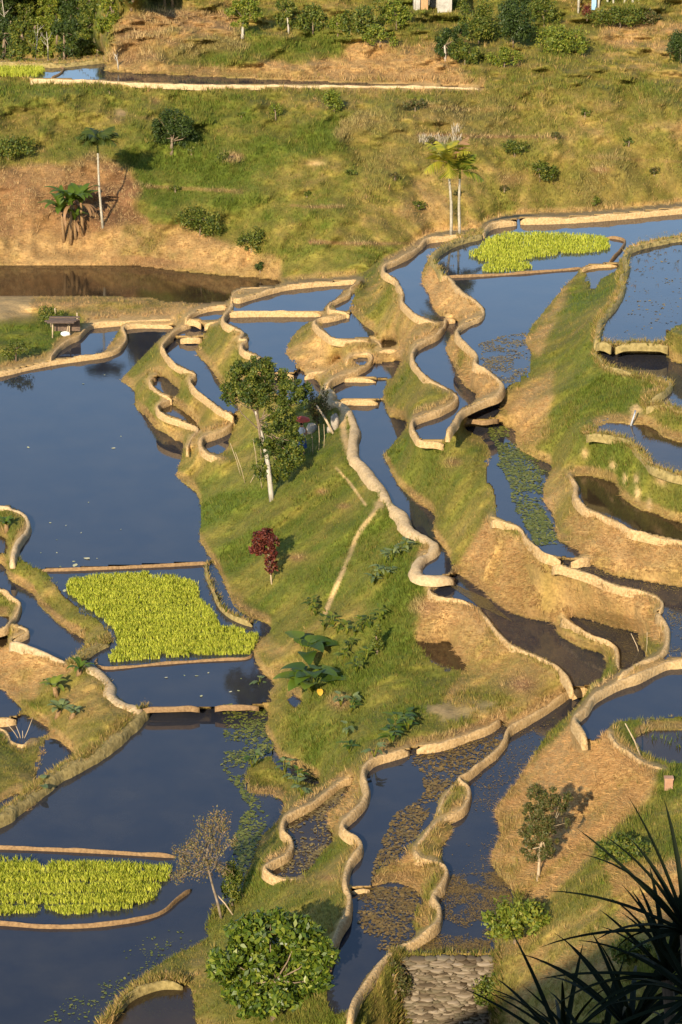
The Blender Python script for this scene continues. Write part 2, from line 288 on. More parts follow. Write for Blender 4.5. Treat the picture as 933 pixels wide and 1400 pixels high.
# bunds: (kind, width in metres, crest height, line, label). kinds: m mud, p trodden pale path, g grassy, t thin wet mud ridge
BUNDS = [
 ('m',.5,.75,[(-200,548),(-100,527),(0,509),(31,502),(69,494),(108,488),(144,483),(162,476),(172,464),(171,454),(168,447),(178,444),(196,443),(237,444)],'long smooth S bent mud bund along the far edge of the big left pond'),
 ('m',.42,.85,[(69,492),(73,483),(80,474),(95,464),(108,458),(120,446),(129,442),(154,440),(180,438),(206,437),(240,436)],'smooth mud bund curving behind the small wedge pond below the wooden lean-to'),
 ('t',.26,.55,[(55,777),(100,776),(150,774),(239,770),(288,767)],'straight thin brown mud ridge across the pond just behind the left rice seedlings'),
 ('p',.6,.85,[(-120,690),(0,692),(15,695),(31,702),(38,711),(38,721),(31,731),(23,742),(19,755),(17,764)],'pale trodden bund hooking out from the left edge into the big pond'),
 ('g',.7,.62,[(150,876),(136,880),(121,888),(108,897),(98,905)],'short dark grassy bund crossing the narrow channel left of the rice seedlings'),
 ('p',.6,.3,[(14,876),(51,889),(92,906)],'pale straight bund on top of the tan bank at the left edge'),
 ('p',.85,.62,[(120,909),(139,923),(150,936),(150,947),(165,960),(192,968)],'wide pale bare path ending at the corner of the lower left pond'),
 ('t',.36,.52,[(194,967),(240,966),(273,965)],'left half of the low mud dam between two left ponds'),
 ('t',.36,.52,[(294,964),(325,964),(354,963)],'right half of the low mud dam next to the broad leaved plants'),
 ('g',.8,.35,[(200,966),(175,989),(154,1009),(129,1027),(103,1041),(77,1055),(57,1072),(33,1090),(15,1103),(0,1115),(-60,1140),(-160,1165)],'grassy bund slanting down left along the lower left pond'),
 ('m',.4,.05,[(-60,800),(0,805),(15,816),(27,824),(25,835),(15,848),(4,859),(-40,866)],'tan mud bund with a pointed bend at the left edge beside the channel'),
 ('m',.45,.1,[(19,853),(33,858),(38,863),(26,869),(14,876)],'short knobbly mud bund jutting into the left channel'),
 ('m',.4,-.65,[(-60,983),(0,982),(22,980)],'stub of brown mud bund at the left edge above the bare twigs'),
 ('m',.4,-.75,[(-60,990),(0,996),(11,1004),(16,1014),(31,1021),(40,1013),(51,1009)],'curved mud bund under the bare twigs at the left edge'),
 ('m',.4,3.75,[(318,407),(326,409),(344,404),(367,397),(393,391),(419,388),(439,386),(470,384),(494,382)],'mud bund rising rightward behind the upper middle pond'),
 ('m',.34,3.5,[(317,410),(318,404),(322,399),(334,394),(354,393),(375,393)],'thin mud loop hugging the near right corner of the brown reservoir'),
 ('m',.4,3.6,[(312,427),(354,426),(400,426),(440,426)],'straight level mud bund splitting the upper middle pond'),
 ('m',.55,3.65,[(317,412),(317,419),(310,427),(305,435),(311,444),(326,450),(332,455),(328,463),(338,465),(330,472),(335,480),(352,486),(364,495),(369,504)],'lumpy twisting mud bund on the crest above the tall tree'),
 ('m',.36,3.5,[(363,511),(380,510),(402,509)],'short level mud bund showing behind the top of the tall white trunked tree'),
 ('m',.4,2.35,[(254,435),(262,429),(275,423),(293,419),(312,418)],'mud bund arching behind the tiny pond left of the twisting crest'),
 ('m',.4,2.3,[(254,436),(264,437),(275,439)],'stubby mud bund before the tiny arched pond, left of its spillway'),
 ('m',.45,2.3,[(280,441),(292,441),(303,437)],'stubby mud bund before the tiny arched pond, right of its spillway'),
 ('m',.45,2.1,[(262,442),(250,446),(243,449),(233,457),(222,469),(222,473)],'mud bund bending down left from the tiny arched pond'),
 ('m',.5,2.05,[(247,460),(260,461),(276,460)],'thick short mud bund between two tiny ponds left of the grassy crest'),
 ('m',.5,2.0,[(236,458),(222,470),(227,483),(238,496),(254,505),(267,511),(260,518),(266,531),(289,549),(304,560),(319,566)],'wavy mud bund running down right above the two hollow pools'),
 ('m',.4,1.5,[(213,513),(205,518),(211,529),(222,538),(235,542)],'mud rim curling round the upper hollow pool on the left slope'),
 ('m',.4,1.4,[(236,544),(217,553),(218,562),(232,570),(255,577),(271,587),(263,598),(256,612)],'mud rim curling round the lower hollow pool on the left slope'),
 ('m',.5,1.6,[(322,569),(312,583),(294,592),(277,598),(275,608),(284,619),(302,626)],'smooth brown mud rim round the bowl shaped pool left of the tall tree'),
 ('m',.4,4.9,[(493,384),(480,393),(478,402),(466,408),(452,415),(450,421),(460,425),(478,428)],'crooked mud bund between two ponds left of the olive terrace face'),
 ('m',.5,4.85,[(478,427),(457,433),(437,436),(430,440),(438,450),(451,460),(463,464),(483,464),(505,463)],'broad mud bund folding round the trapezoid pond'),
 ('m',.4,4.55,[(507,463),(519,468),(522,476)],'tiny mud bund joining the trapezoid pond to the thick dam'),
 ('m',.5,4.55,[(516,478),(534,479),(548,478)],'thick tan mud dam beneath the trapezoid pond'),
 ('m',.36,4.4,[(474,492),(483,485),(501,483),(509,489),(502,498),(488,506),(468,513),(452,521),(447,527)],'looping mud bund round the smallest ring shaped pool'),
 ('m',.4,3.3,[(417,512),(431,509),(443,508),(457,497),(466,489)],'reddish mud bund reaching left from the ring shaped pool'),
 ('m',.36,4.25,[(467,516),(490,516),(514,517)],'upper of two straight mud bunds at the head of the central channel'),
 ('m',.4,4.2,[(460,548),(478,546),(500,546),(517,546)],'lower of two straight mud bunds at the head of the central channel'),
 ('p',.72,4.2,[(452,520),(446,529),(453,538),(449,548),(466,552),(479,566),(485,585),(483,603),(484,621),(496,634),(509,652),(523,670),(532,686),(550,702),(556,717),(573,730),(593,743),(591,751),(574,763),(569,776),(577,786),(597,788),(619,784)],'wide winding pale path bund down the left bank of the central channel'),
 ('m',.5,6.9,[(653,319),(630,321),(607,323),(584,326),(576,333),(561,345),(540,356),(525,363),(527,373),(542,382),(546,391),(551,401),(550,412),(560,423),(570,431),(586,437),(600,441)],'winding mud bund from the palms down the left of the narrow upper channel'),
 ('m',.48,6.7,[(623,434),(610,435),(608,443),(597,457),(579,466),(567,475),(564,489),(573,504),(586,517),(607,529),(624,540),(621,549),(604,559),(581,567),(565,574),(564,584),(571,595),(577,601),(607,602)],'snaking mud bund of two bends beside the middle channel pond'),
 ('g',.6,7.9,[(660,319),(653,321),(635,325),(615,332),(600,342),(592,352),(598,362),(605,374)],'grassy bund curving round the left end of the upper rice seedlings'),
 ('m',.55,7.85,[(605,374),(617,381),(624,391),(635,401),(650,411),(661,423),(656,433),(643,438),(628,447),(625,455),(632,465),(643,475),(652,487),(650,497),(666,506),(681,518),(687,528),(679,540),(663,546),(643,555),(630,562),(622,575),(612,590)],'thick bulging tan bund holding the big blue upper pond'),
 ('m',.5,7.95,[(660,318),(666,309),(677,304),(707,300)],'short curved mud bund beside the two palms at the upper pond corner'),
 ('m',.5,7.95,[(712,299),(779,297),(847,292),(932,284),(1040,273),(1140,263)],'long straight orange tan bund along the far edge of the upper right pond'),
 ('t',.24,7.72,[(608,377),(640,376),(694,373),(744,369),(783,366),(797,364)],'long thin brown mud ridge in front of the upper rice seedlings'),
 ('t',.3,7.75,[(829,322),(847,324),(855,328),(850,338),(840,349),(833,357)],'thin bent mud ridge at the right end of the upper rice seedlings'),
 ('m',.36,7.95,[(795,368),(806,363),(825,361),(844,360)],'low mud rim behind the tiny brown pool on the grassy spine'),
 ('g',.6,10.45,[(1140,303),(1000,317),(932,323),(899,329),(873,335),(858,342),(856,355),(858,367),(851,375),(853,388),(845,408),(832,424),(822,437),(818,456),(816,464)],'rough straw covered bund bordering the speckled pond at the right edge'),
 ('g',.5,10.4,[(816,466),(836,470)],'short left stub of the grassy dam under the speckled right pond'),
 ('g',.55,10.4,[(842,470),(860,469),(885,469),(914,470)],'grassy dam under the speckled pond, right of its dark spillway'),
 ('g',.45,9.8,[(816,484),(827,498),(847,506),(873,512),(899,519),(914,523),(917,527),(906,538),(883,548)],'grassy rim around the point of the upper right terrace'),
 ('g',.4,9.8,[(884,552),(912,554),(932,561),(1000,580)],'grassy bund at the right edge beside the little waterfall'),
 ('g',.5,9.2,[(803,590),(832,595),(858,602),(873,613),(886,626),(894,637),(909,643),(932,650),(1040,672)],'grassy bund over the rocky green terrace face at right'),
 ('m',.5,7.65,[(780,651),(788,662),(788,678),(801,693),(822,703),(847,715),(860,723),(873,727),(933,740),(1060,768)],'tan bund curving round the shaded brown pond at the right edge'),
 ('t',.26,7.02,[(633,573),(648,573),(663,575),(682,571)],'thin pale bund across the top of the weedy stream'),
 ('m',.4,6.6,[(672,707),(697,715),(712,722),(720,734),(732,747),(746,758),(767,763)],'tan bund edging the foot of the weedy stream'),
 ('m',.4,6.6,[(781,764),(795,763),(809,760)],'short tan bund stub right of the gap at the foot of the weedy stream'),
 ('m',.4,6.4,[(756,770),(778,776),(809,786),(837,798),(860,804),(883,809),(901,817),(906,827),(900,835)],'straw coloured bund on the crest of the big tan terrace wall'),
 ('m',.45,6.4,[(898,836),(911,853),(914,868),(909,886),(894,899),(873,907),(857,917),(846,925)],'curved straw bund looping round the right end of the shallow pools'),
 ('m',.42,3.85,[(622,785),(602,793),(587,804),(599,815),(625,820),(646,826)],'straw bund round the head of the shaded lower channel'),
 ('m',.45,3.85,[(657,835),(669,848),(680,863),(700,881),(734,896),(759,909),(772,922),(783,939)],'straw bund curving down the near side of the shaded lower channel'),
 ('m',.42,4.25,[(768,842),(781,851),(804,866),(838,881),(844,890),(845,905),(846,918)],'rounded mud wall between the two shallow brown pools'),
 ('m',.3,3.1,[(783,941),(794,940),(806,939)],'tiny mud sill closing the lower end of the shaded channel'),
 ('m',.55,6.3,[(1140,878),(1000,893),(932,902),(912,904),(891,913),(873,922),(847,931),(827,941),(811,951),(801,966),(788,977),(786,985),(793,995),(801,1008)],'bold rope like straw bund sweeping in from the right edge'),
 ('m',.45,6.2,[(832,998),(842,1016),(860,1028),(878,1041),(912,1052)],'straw covered rim in front of the weedy garden pool at right'),
 ('m',.45,2.9,[(781,941),(744,967),(719,982),(696,996),(690,1010),(677,1026),(659,1040),(639,1057),(628,1064),(641,1076),(640,1091),(631,1106),(608,1117),(595,1125),(585,1137),(567,1158)],'long crooked straw bund dividing the two lower streams'),
 ('m',.35,2.7,[(628,1066),(616,1078),(609,1088),(603,1102),(597,1112)],'small curved bund making an eye shape with the long dividing bund'),
 ('m',.5,2.9,[(567,1158),(575,1171),(600,1178),(611,1191),(603,1210),(593,1223),(601,1241),(596,1263),(570,1282),(547,1293),(529,1307),(514,1325),(496,1348),(485,1367),(478,1390)],'straw bund running down from the mound to the bottom edge stone wall'),
 ('m',.48,2.68,[(685,982),(667,994),(636,1005),(603,1016),(570,1021)],'straw bund along the upper rim of the dark lower stream'),
 ('m',.5,2.68,[(560,1023),(533,1030),(513,1036),(500,1046),(497,1058),(502,1079),(497,1094),(487,1106),(469,1123),(472,1134),(490,1147),(492,1160),(477,1180),(472,1208),(478,1224),(475,1246),(462,1270),(455,1290),(450,1312)],'long wavy straw bund along the left of the dark lower stream'),
 ('m',.3,2.5,[(480,1214),(492,1212),(506,1211)],'short thin bund stub poking right into the dark lower stream'),
 ('m',.42,1.65,[(485,1061),(464,1069),(448,1082),(423,1100),(395,1114),(388,1121),(387,1134),(397,1144),(399,1157),(390,1170),(371,1180),(362,1188),(377,1197),(397,1201),(412,1198)],'straw bund wrapped round the hanging brown pool above the lower left pond'),
 ('g',.4,.8,[(138,1398),(158,1380),(172,1362),(190,1350),(222,1340),(250,1342)],'grassy rim of the muddy pool at the bottom left edge'),
 ('t',.3,.5,[(134,897),(131,903),(136,909),(149,912),(193,908),(239,904),(300,900),(338,898),(346,890)],'thin mud ridge around the near side of the left rice seedlings'),
 ('t',.22,.14,[(-160,1152),(-60,1155),(0,1156),(80,1159),(160,1163),(240,1168)],'thin mud ridge behind the bottom left rice seedlings'),
 ('t',.22,.14,[(-100,1258),(0,1260),(60,1264),(120,1263),(180,1256),(220,1245),(245,1225),(262,1213)],'thin curved mud ridge in front of the bottom left rice seedlings'),
 ('g',.35,.62,[(283,769),(284,785),(291,802),(301,825),(318,840),(345,851)],'low weedy ridge right of the left rice seedlings'),
 ('p',.42,9.36,[(42,107),(100,109),(170,112),(215,114),(290,117),(350,116),(440,117),(566,118),(656,121)],'long thin white bund across the top of the far hillside'),
 ('g',.5,9.5,[(-200,89),(0,86),(75,87),(110,84),(146,80)],'grey earthen bund behind the small far pond at the top left'),
 ('t',.4,9.3,[(59,90),(85,91),(86,96),(80,101),(70,105)],'little hooked mud ridge in the far pond at the top left'),
]
# other heights: lines of (px, py, z)
LINES = [
 [(386,381,.9),(440,380,1.3),(490,374,1.8),(520,355,2.2),(545,343,2.4),(575,325,2.6),(600,316,2.7),(650,312,2.8),(664,301,3),(700,293,3.1),(800,288,3.4),(933,276,3.8),(1140,256,4.5)],
 [(-210,78,1.5),(75,79,1.5),(110,77,1.5),(142,73,2)],[(-210,0,5),(120,0,5.5)],[(-210,-60,8.5),(120,-60,9)],[(-210,-150,12),(120,-150,12)],[(150,95,9.4),(146,82,9.8),(147,60,10.4),(160,35,11.2),(190,15,11.7),(215,0,12),(230,-60,13.6)],
 [(215,0,12),(300,0,12.1),(1140,0,13)],[(230,-60,13.6),(1140,-60,14.2)],[(260,-150,15.5),(1140,-150,16.5)],[(-210,-400,22),(1140,-400,24)],
 [(660,121,9.5),(800,123,9.8),(1140,125,10.2)],[(150,60,10.9),(660,60,11),(1140,60,11.4)],
 [(-210,412,.9),(0,412,.9),(100,415,.9),(200,414,.8)],
 [(380,1400,1.7),(440,1400,1.9),(500,1400,2.0)],
 [(690,1310,3.2),(700,1400,2.6)],[(760,1270,4.2),(760,1400,4.5)],[(850,1180,5.6),(850,1400,7)],[(933,1060,6.2),(933,1200,6.8),(933,1400,9.5)],
 [(300,1600,1),(560,1600,.5),(700,1600,3),(800,1600,8)],[(933,1500,15.5),(1140,1500,17)],[(850,1600,20),(1140,1600,24)],
 [(912,452,10.9),(935,460,11.1),(960,468,11.2)],
]
def lf(z):
    t = min(1, max(0, (z - .6) / 1.6)); return z + .9 * t * t * (3 - 2 * t)
PONDS = [(lf(z) if pg[2][1] > 130 else z, k, pg) for z, k, pg in PONDS]
BUNDS = [(k, w_, lf(z - .25) + .25 if pts[0][1] > 130 else z, pts, lab) for k, w_, z, pts, lab in BUNDS]
LINES = [[(x, y, lf(z) if y > 430 else z) for x, y, z in L] for L in LINES]
LINES += [[(548, y, z), (672, y, z)] for y, z in ((1304, 3.68), (1323, 3.12), (1340, 2.66), (1356, 2.24), (1372, 1.82), (1390, 1.38), (1410, .95))]
# ---- solve the ground height over a perspective grid (fine where the view is, coarse around it)
xs = np.concatenate([np.arange(-210, -20, 10), np.arange(-20, 956, 2.0), np.arange(956, 1145, 10)])
ys = np.concatenate([np.arange(-400, -20, 20), np.arange(-20, 1420, 2.0), np.arange(1420, 1605, 8)])
NX, NY = len(xs), len(ys); X, Y = np.meshgrid(xs, ys)
fixed = np.zeros(X.shape, bool); Z = np.full(X.shape, 3.0); pond = np.full(X.shape, -1)
for k, (zw, kd, pg) in enumerate(PONDS):
    P = smooth_line(pg + [pg[0]], 6)[:-1]
    i = inside(P, X, Y); Z[i] = zw; fixed |= i; pond[i] = k
def ij(px, py): return np.interp(py, ys, np.arange(NY)), np.interp(px, xs, np.arange(NX))
def stamp(pts, zz):
    L = smooth_line([(a, b, c) for (a, b), c in zip(pts, zz)], 1.0); fi, fj = ij(L[:, 0], L[:, 1])
    i = np.clip(np.rint(fi).astype(int), 0, NY - 1); j = np.clip(np.rint(fj).astype(int), 0, NX - 1)
    Z[i, j] = L[:, 2]; fixed[i, j] = True; return i, j
for L in LINES: stamp([p[:2] for p in L], [p[2] for p in L])
bundm = np.zeros(X.shape, bool)
for kd, wd, zc, pts, lab in BUNDS:
    if kd != 't':
        i, j = stamp(pts, [zc - 0.05] * len(pts)); bundm[i, j] = True; pond[i, j] = -1
def relax(Z, fixed, n):
    for _ in range(n):
        A = np.pad(Z, 1, mode='edge'); N = 0.25 * (A[:-2, 1:-1] + A[2:, 1:-1] + A[1:-1, :-2] + A[1:-1, 2:]); Z = np.where(fixed, Z, N)
    return Z
def solve(Z, fixed, n):
    ny, nx = Z.shape
    if min(ny, nx) > 12:
        cy, cx = (ny + 1) // 2, (nx + 1) // 2; Zp = np.pad(np.where(fixed, Z, 0), ((0, 2 * cy - ny), (0, 2 * cx - nx))); Fp = np.pad(fixed, ((0, 2 * cy - ny), (0, 2 * cx - nx)))
        c = Fp.reshape(cy, 2, cx, 2).sum((1, 3)); v = Zp.reshape(cy, 2, cx, 2).sum((1, 3)) / np.maximum(c, 1)
        Zc = solve(np.where(c > 0, v, 3.0), c > 0, n); up = np.repeat(np.repeat(Zc, 2, 0), 2, 1)[:ny, :nx]
        Z = np.where(fixed, Z, up)
    return relax(Z, fixed, n)
Z = solve(Z, fixed, 90)
def dil(m, n=1):
    for _ in range(n):
        A = np.pad(m, 1); m = A[1:-1, 1:-1] | A[:-2, 1:-1] | A[2:, 1:-1] | A[1:-1, :-2] | A[1:-1, 2:]
    return m
wet = pond >= 0
dist = np.zeros(X.shape); m = wet | bundm
for k in range(12):
    dist[~m] += 1; m = dil(m)
W0 = at(X, Y, Z)
amp = np.clip(dist / 10, 0, 1)
rise = 0.30 * fbm(W0[..., 0], W0[..., 1], 1.9, 3, 3) + 0.30 * fbm(W0[..., 0], W0[..., 1], 7.0, 9, 2) * np.clip(dist / 12, 0, 1)
far = np.clip((250 - Y) / 200, 0, 1)
Zt = Z + rise * amp * (1 + 0.5 * far)
inner = ~dil(~wet, 1); inner2 = ~dil(~wet, 3)
Zt = np.where(wet, Z - 0.05 - 0.12 * inner - 0.15 * inner2, Zt)
G = at(X, Y, Zt)
def grid_faces(mask=None):
    i, j = np.meshgrid(np.arange(NY - 1), np.arange(NX - 1), indexing='ij'); a = i * NX + j
    f = np.stack([a, a + NX, a + NX + 1, a + 1], -1)
    return f[mask] if mask is not None else f.reshape(-1, 4)
def zt(px, py):
    fi, fj = ij(px, py); i = np.clip(np.floor(fi).astype(int), 0, NY - 2); j = np.clip(np.floor(fj).astype(int), 0, NX - 2); a = fi - i; b = fj - j
    return (Zt[i, j] * (1 - a) + Zt[i + 1, j] * a) * (1 - b) + (Zt[i, j + 1] * (1 - a) + Zt[i + 1, j + 1] * a) * b
def gp(px, py): return at(px, py, zt(px, py))

# ---- what grows where (kinds of ground, not light): greenness, bare earth, brown brush
_k = np.clip((430 - Y) / 150, 0, 1) * 26 + 6; XW = X + _k * fbm(W0[..., 0], W0[..., 1], 4.0, 61); YW = Y + _k * .6 * fbm(W0[..., 0], W0[..., 1], 4.0, 71)
green = np.full(X.shape, 0.55); earth = np.zeros(X.shape); brush = np.zeros(X.shape)
def blur(a, n):
    for _ in range(n):
        A = np.pad(a, 1, mode='edge'); a = (A[1:-1, 1:-1] * 2 + A[:-2, 1:-1] + A[2:, 1:-1] + A[1:-1, :-2] + A[1:-1, 2:]) / 6
    return a
def paint(arr, pg, v, soft=10):
    m = blur(inside(pg, XW, YW).astype(float), soft); return arr * (1 - m) + v * m
def spot(arr, x, y, rx, ry, v, s=1.0):
    m = np.exp(-2 * (((X - x) / rx) ** 2 + ((Y - y) / ry) ** 2)) * s; return arr * (1 - m) + v * m
for pg, v in [
 ([(-220,105),(470,115),(470,300),(390,300),(-220,230)], .72), ([(470,115),(1150,115),(1150,270),(600,310),(470,330)], .56),
 ([(660,0),(1150,0),(1150,120),(660,120)], .6), ([(-220,-400),(145,-400),(145,80),(-220,86)], .8), ([(145,-400),(1150,-400),(1150,0),(145,0)], .6),
 ([(-220,235),(60,225),(110,235),(180,230),(190,300),(240,310),(300,330),(390,345),(380,384),(250,372),(-220,362)], .04),
 ([(-60,405),(320,405),(250,430),(120,440),(60,430),(-60,430)], .15), ([(-60,440),(60,430),(110,430),(120,450),(70,492),(-60,515)], .8),
 ([(170,520),(230,450),(300,440),(330,560),(300,640),(250,620)], .5), ([(270,480),(310,430),(370,500),(330,560)], .5),
 ([(390,480),(430,440),(520,465),(540,500),(450,520)], .4), ([(470,440),(530,365),(600,440),(560,500),(510,460)], .38), ([(520,570),(560,490),(625,545),(560,580)], .55),
 ([(575,400),(592,350),(660,420),(640,438),(600,430)], .06), ([(605,480),(625,450),(690,530),(655,545),(625,515)], .08),
 ([(525,625),(560,590),(620,600),(670,620),(680,700),(620,770),(590,700)], .72), ([(240,660),(330,560),(470,560),(600,780),(560,900),(380,880),(300,780)], .74),
 ([(390,860),(560,800),(640,930),(560,1010),(440,1060),(380,960)], .68),
 ([(720,470),(800,368),(860,350),(820,470),(910,525),(870,560),(760,640),(690,580)], .72), ([(718,470),(790,370),(770,430),(735,490)], .2), ([(685,545),(760,500),(750,600),(720,620)], .25),
 ([(800,590),(870,610),(933,650),(933,715),(850,690),(800,650)], .7), ([(820,580),(870,555),(1000,600),(933,605)], .55), ([(742,690),(790,652),(830,710),(800,750)], .32),
 ([(622,786),(670,708),(720,745),(770,768),(905,822),(912,880),(870,866),(760,855),(690,835)], .03), ([(770,765),(800,696),(870,728),(1150,790),(1150,830),(870,792),(810,772)], .03),
 ([(568,870),(585,805),(650,830),(700,885),(780,935),(740,965),(660,990),(600,960),(640,915)], .1), ([(640,905),(700,890),(770,935),(650,980),(600,980)], .28),
 ([(785,985),(830,998),(905,1055),(890,1095),(800,1180),(740,1238),(700,1215),(670,1175),(678,1110),(715,1050)], .02),
 ([(840,985),(1000,980),(1000,1100),(900,1120),(905,1060)], .8), ([(800,1190),(890,1095),(1150,1070),(1150,1200),(840,1170)], .66), ([(760,1240),(840,1170),(1150,1180),(1150,1600),(690,1600),(680,1310)], .5), ([(830,1180),(940,1180),(940,1260),(850,1260)], .12),
 ([(440,1100),(497,1060),(480,1130),(455,1150)], .1), ([(330,1240),(380,1140),(440,1170),(490,1140),(470,1260),(300,1400),(280,1280)], .66),
 ([(505,1210),(520,1180),(560,1160),(610,1185),(585,1225)], .1), ([(565,1265),(585,1225),(600,1240),(590,1270)], .08), ([(570,1165),(595,1120),(625,1120),(610,1170)], .3),
 ([(-30,880),(50,886),(110,905),(60,960),(-30,945)], .1), ([(60,930),(130,915),(190,968),(90,1050),(30,1000)], .6), ([(4,765),(40,775),(150,860),(115,880),(50,820)], .42), ([(-60,1020),(60,1010),(50,1080),(-60,1120)], .66), ([(-60,700),(30,705),(20,745),(-60,735)], .6),
 ([(143,92),(660,118),(662,112),(600,92),(470,70),(330,85),(160,72)], .05), ([(143,85),(165,40),(200,15),(330,20),(330,70)], .15), ([(440,108),(470,62),(600,60),(662,115)], .08), ([(200,50),(460,40),(460,78),(230,82)], .75), ([(800,40),(933,30),(933,65),(820,68)], .1),
 ([(480,1310),(530,1310),(550,1400),(470,1400)], .62),
]: green = paint(green, pg, v)
brush = paint(brush, [(-220,230),(60,222),(150,215),(195,260),(190,300),(120,325),(-220,325)], .8); brush = paint(brush, [(150,90),(165,40),(200,10),(330,20),(330,60)], .6)
brush = paint(brush, [(470,130),(1150,130),(1150,270),(600,300),(470,330)], .24)
brush = paint(brush, [(545,1308),(675,1308),(678,1402),(543,1402)], 1, 2); earth = paint(earth, [(-80,406),(48,404),(45,430),(0,436),(-80,434)], 1); earth = paint(earth, [(600,960),(690,960),(640,985),(600,990)], .6)
for x, y, rx, ry in [(621,632,20,10),(470,692,18,8),(405,762,22,9),(160,165,16,10),(212,138,12,9),(320,215,16,8),(430,224,16,6),(440,672,12,6),(585,830,26,16),(715,935,34,20),(465,960,20,14),(545,1055,14,8),(20,250,50,26),(150,270,40,30),(820,232,20,6),(700,245,40,14),(450,1200,26,8),(750,1140,20,20)]:
    brush = spot(brush, x, y, rx, ry, .9)
for x, y, rx, ry in [(493,636,10,12),(505,655,12,14),(430,223,18,5),(590,190,14,5),(624,172,7,8),(165,155,12,8),(520,690,10,8),(600,970,30,10),(870,655,5,10),(800,620,6,9),(838,636,7,10),(855,655,5,12),(872,675,6,12),(888,690,5,12),(905,655,12,12),(870,560,12,10)]:
    earth = spot(earth, x, y, rx, ry, 1)
for pts, wpx in [([(520,684),(512,700),(490,730),(478,760),(463,795),(445,838)],3.2),([(470,560),(470,590),(478,620)],5),([(460,640),(478,660),(500,690)],2),([(870,556),(866,570),(863,582)],4)]:
    L = smooth_line(pts, 1.5); d = np.full(X.shape, 1e9)
    x0, x1, y0, y1 = L[:, 0].min() - 20, L[:, 0].max() + 20, L[:, 1].min() - 20, L[:, 1].max() + 20
    s = (X > x0) & (X < x1) & (Y > y0) & (Y < y1); d[s] = np.min(np.hypot(X[s][:, None] - L[None, :, 0], Y[s][:, None] - L[None, :, 1]), 1)
    earth = np.maximum(earth, np.clip(1.4 - d / wpx, 0, 1))
gx, gy = W0[..., 0], W0[..., 1]
for pts, wpx, vv in [([(572,184),(640,186),(700,187),(775,188)],2.6,.9),([(398,281),(430,283),(470,282)],2.4,.8),([(425,331),(500,333),(590,332)],2.8,.8),([(560,140),(640,150),(730,146)],4,.5),([(800,214),(933,222)],3,.5),([(200,255),(330,262)],2.5,.4),([(0,150),(120,152),(220,165)],2.5,.4)]:
    L = smooth_line(pts, 2); s = (Y < 400) & (np.abs(X - L[:, 0].mean()) < np.ptp(L[:, 0]) / 2 + 12); d = np.min(np.hypot(X[s][:, None] - L[None, :, 0], Y[s][:, None] - L[None, :, 1]), 1); brush[s] = np.maximum(brush[s], vv * np.clip(1.5 - d / wpx, 0, 1))
n1, n2, n3 = fbm(gx, gy, 3.2, 21), fbm(gx, gy, 0.9, 31), fbm(gx, gy, 9, 41)
dw = np.zeros(X.shape); m_ = wet.copy()
for _ in range(9): dw[~m_] += 1; m_ = dil(m_)
db = np.zeros(X.shape); m_ = bundm.copy()
for _ in range(9): db[~m_] += 1; m_ = dil(m_)
below = np.zeros(X.shape, bool); sw = wet.copy()
for _ in range(7): sw = np.vstack([sw[1:], sw[-1:]]); below |= sw
toe = blur((below & ~wet).astype(float), 2) * np.clip(.9 + .7 * n1 + .5 * n2, 0, 1) * (Y < 1250)
crest = np.exp(-(db / 3.2) ** 2) * np.clip(.85 + .5 * n1, 0, 1)
green = green * (1 - .8 * toe) + .08 * toe; green = green * (1 - .8 * crest) + .06 * crest; earth = np.maximum(earth, .55 * crest); brush = np.maximum(brush, .30 * toe)
gm = np.clip(green + 0.30 * n1 + 0.22 * n2 + 0.22 * n3 * (green > .2), 0, 1)
bm = np.clip(brush + (0.5 * n3 + 0.4 * n1 - 0.1) * (brush > .12), 0, 1); em = np.clip(earth * (1 + 0.5 * n2), 0, 1)
C_ = lambda *c: np.array(c)
LUSH, OLIVE, STRAW, EARTH, BRUSH = C_(.094, .124, .016), C_(.188, .156, .034), C_(.40, .25, .105), C_(.45, .31, .15), C_(.20, .105, .05)
def ground_col(gm, em, bm):
    g = gm[..., None]; c = np.where(g > .5, OLIVE + (LUSH - OLIVE) * np.clip((g - .5) * 2.2, 0, 1), STRAW + (OLIVE - STRAW) * np.clip(g * 2, 0, 1))
    c = c + (BRUSH - c) * bm[..., None]; return c + (EARTH - c) * em[..., None]
gc = ground_col(gm, em, bm) * (1 - .14 * np.clip((430 - Y) / 120, 0, 1))[..., None] * (1 + .20 * fbm(gx, gy, 5.0, 91)[..., None] + (.10 + .22 * np.clip((430 - Y) / 150, 0, 1)[..., None]) * fbm(gx, gy, .8, 95, 3)[..., None]); gc[wet] = (0.10, 0.065, 0.035)
ground = obj('ground', G.reshape(-1, 3), grid_faces(), M['ground'], gc.reshape(-1, 3)); tag(ground, kind='structure')

# ---- the hillside the photographer stands on (it shades the lower right corner)
hx, hy = np.meshgrid(np.linspace(-70, 70, 141), np.linspace(-60, 72, 133)); cr = np.interp(hx, [-70, -40, -20, -8.0, 30, 70], [18, 22, 29, 44.2, 44.2, 40])
hz = cr - 0.66 * np.maximum(hy + .5, 0) + 0.12 * np.maximum(-hy - 4, 0) * (hx > -12) + .3 * fbm(hx, hy, 5, 77) * (np.hypot(hx, hy) > 3); hz = np.maximum(hz, -3.0)
hi, hj = np.meshgrid(np.arange(132), np.arange(140), indexing='ij'); ha = (hi * 141 + hj).reshape(-1)
hc = ground_col(np.clip(.6 + .3 * fbm(hx, hy, 6, 78), 0, 1), 0 * hx, 0 * hx)
tag(obj('near_hillside', np.stack([hx, hy, hz], -1), np.stack([ha, ha + 1, ha + 142, ha + 141], -1), M['ground'], hc.reshape(-1, 3)), kind='structure')

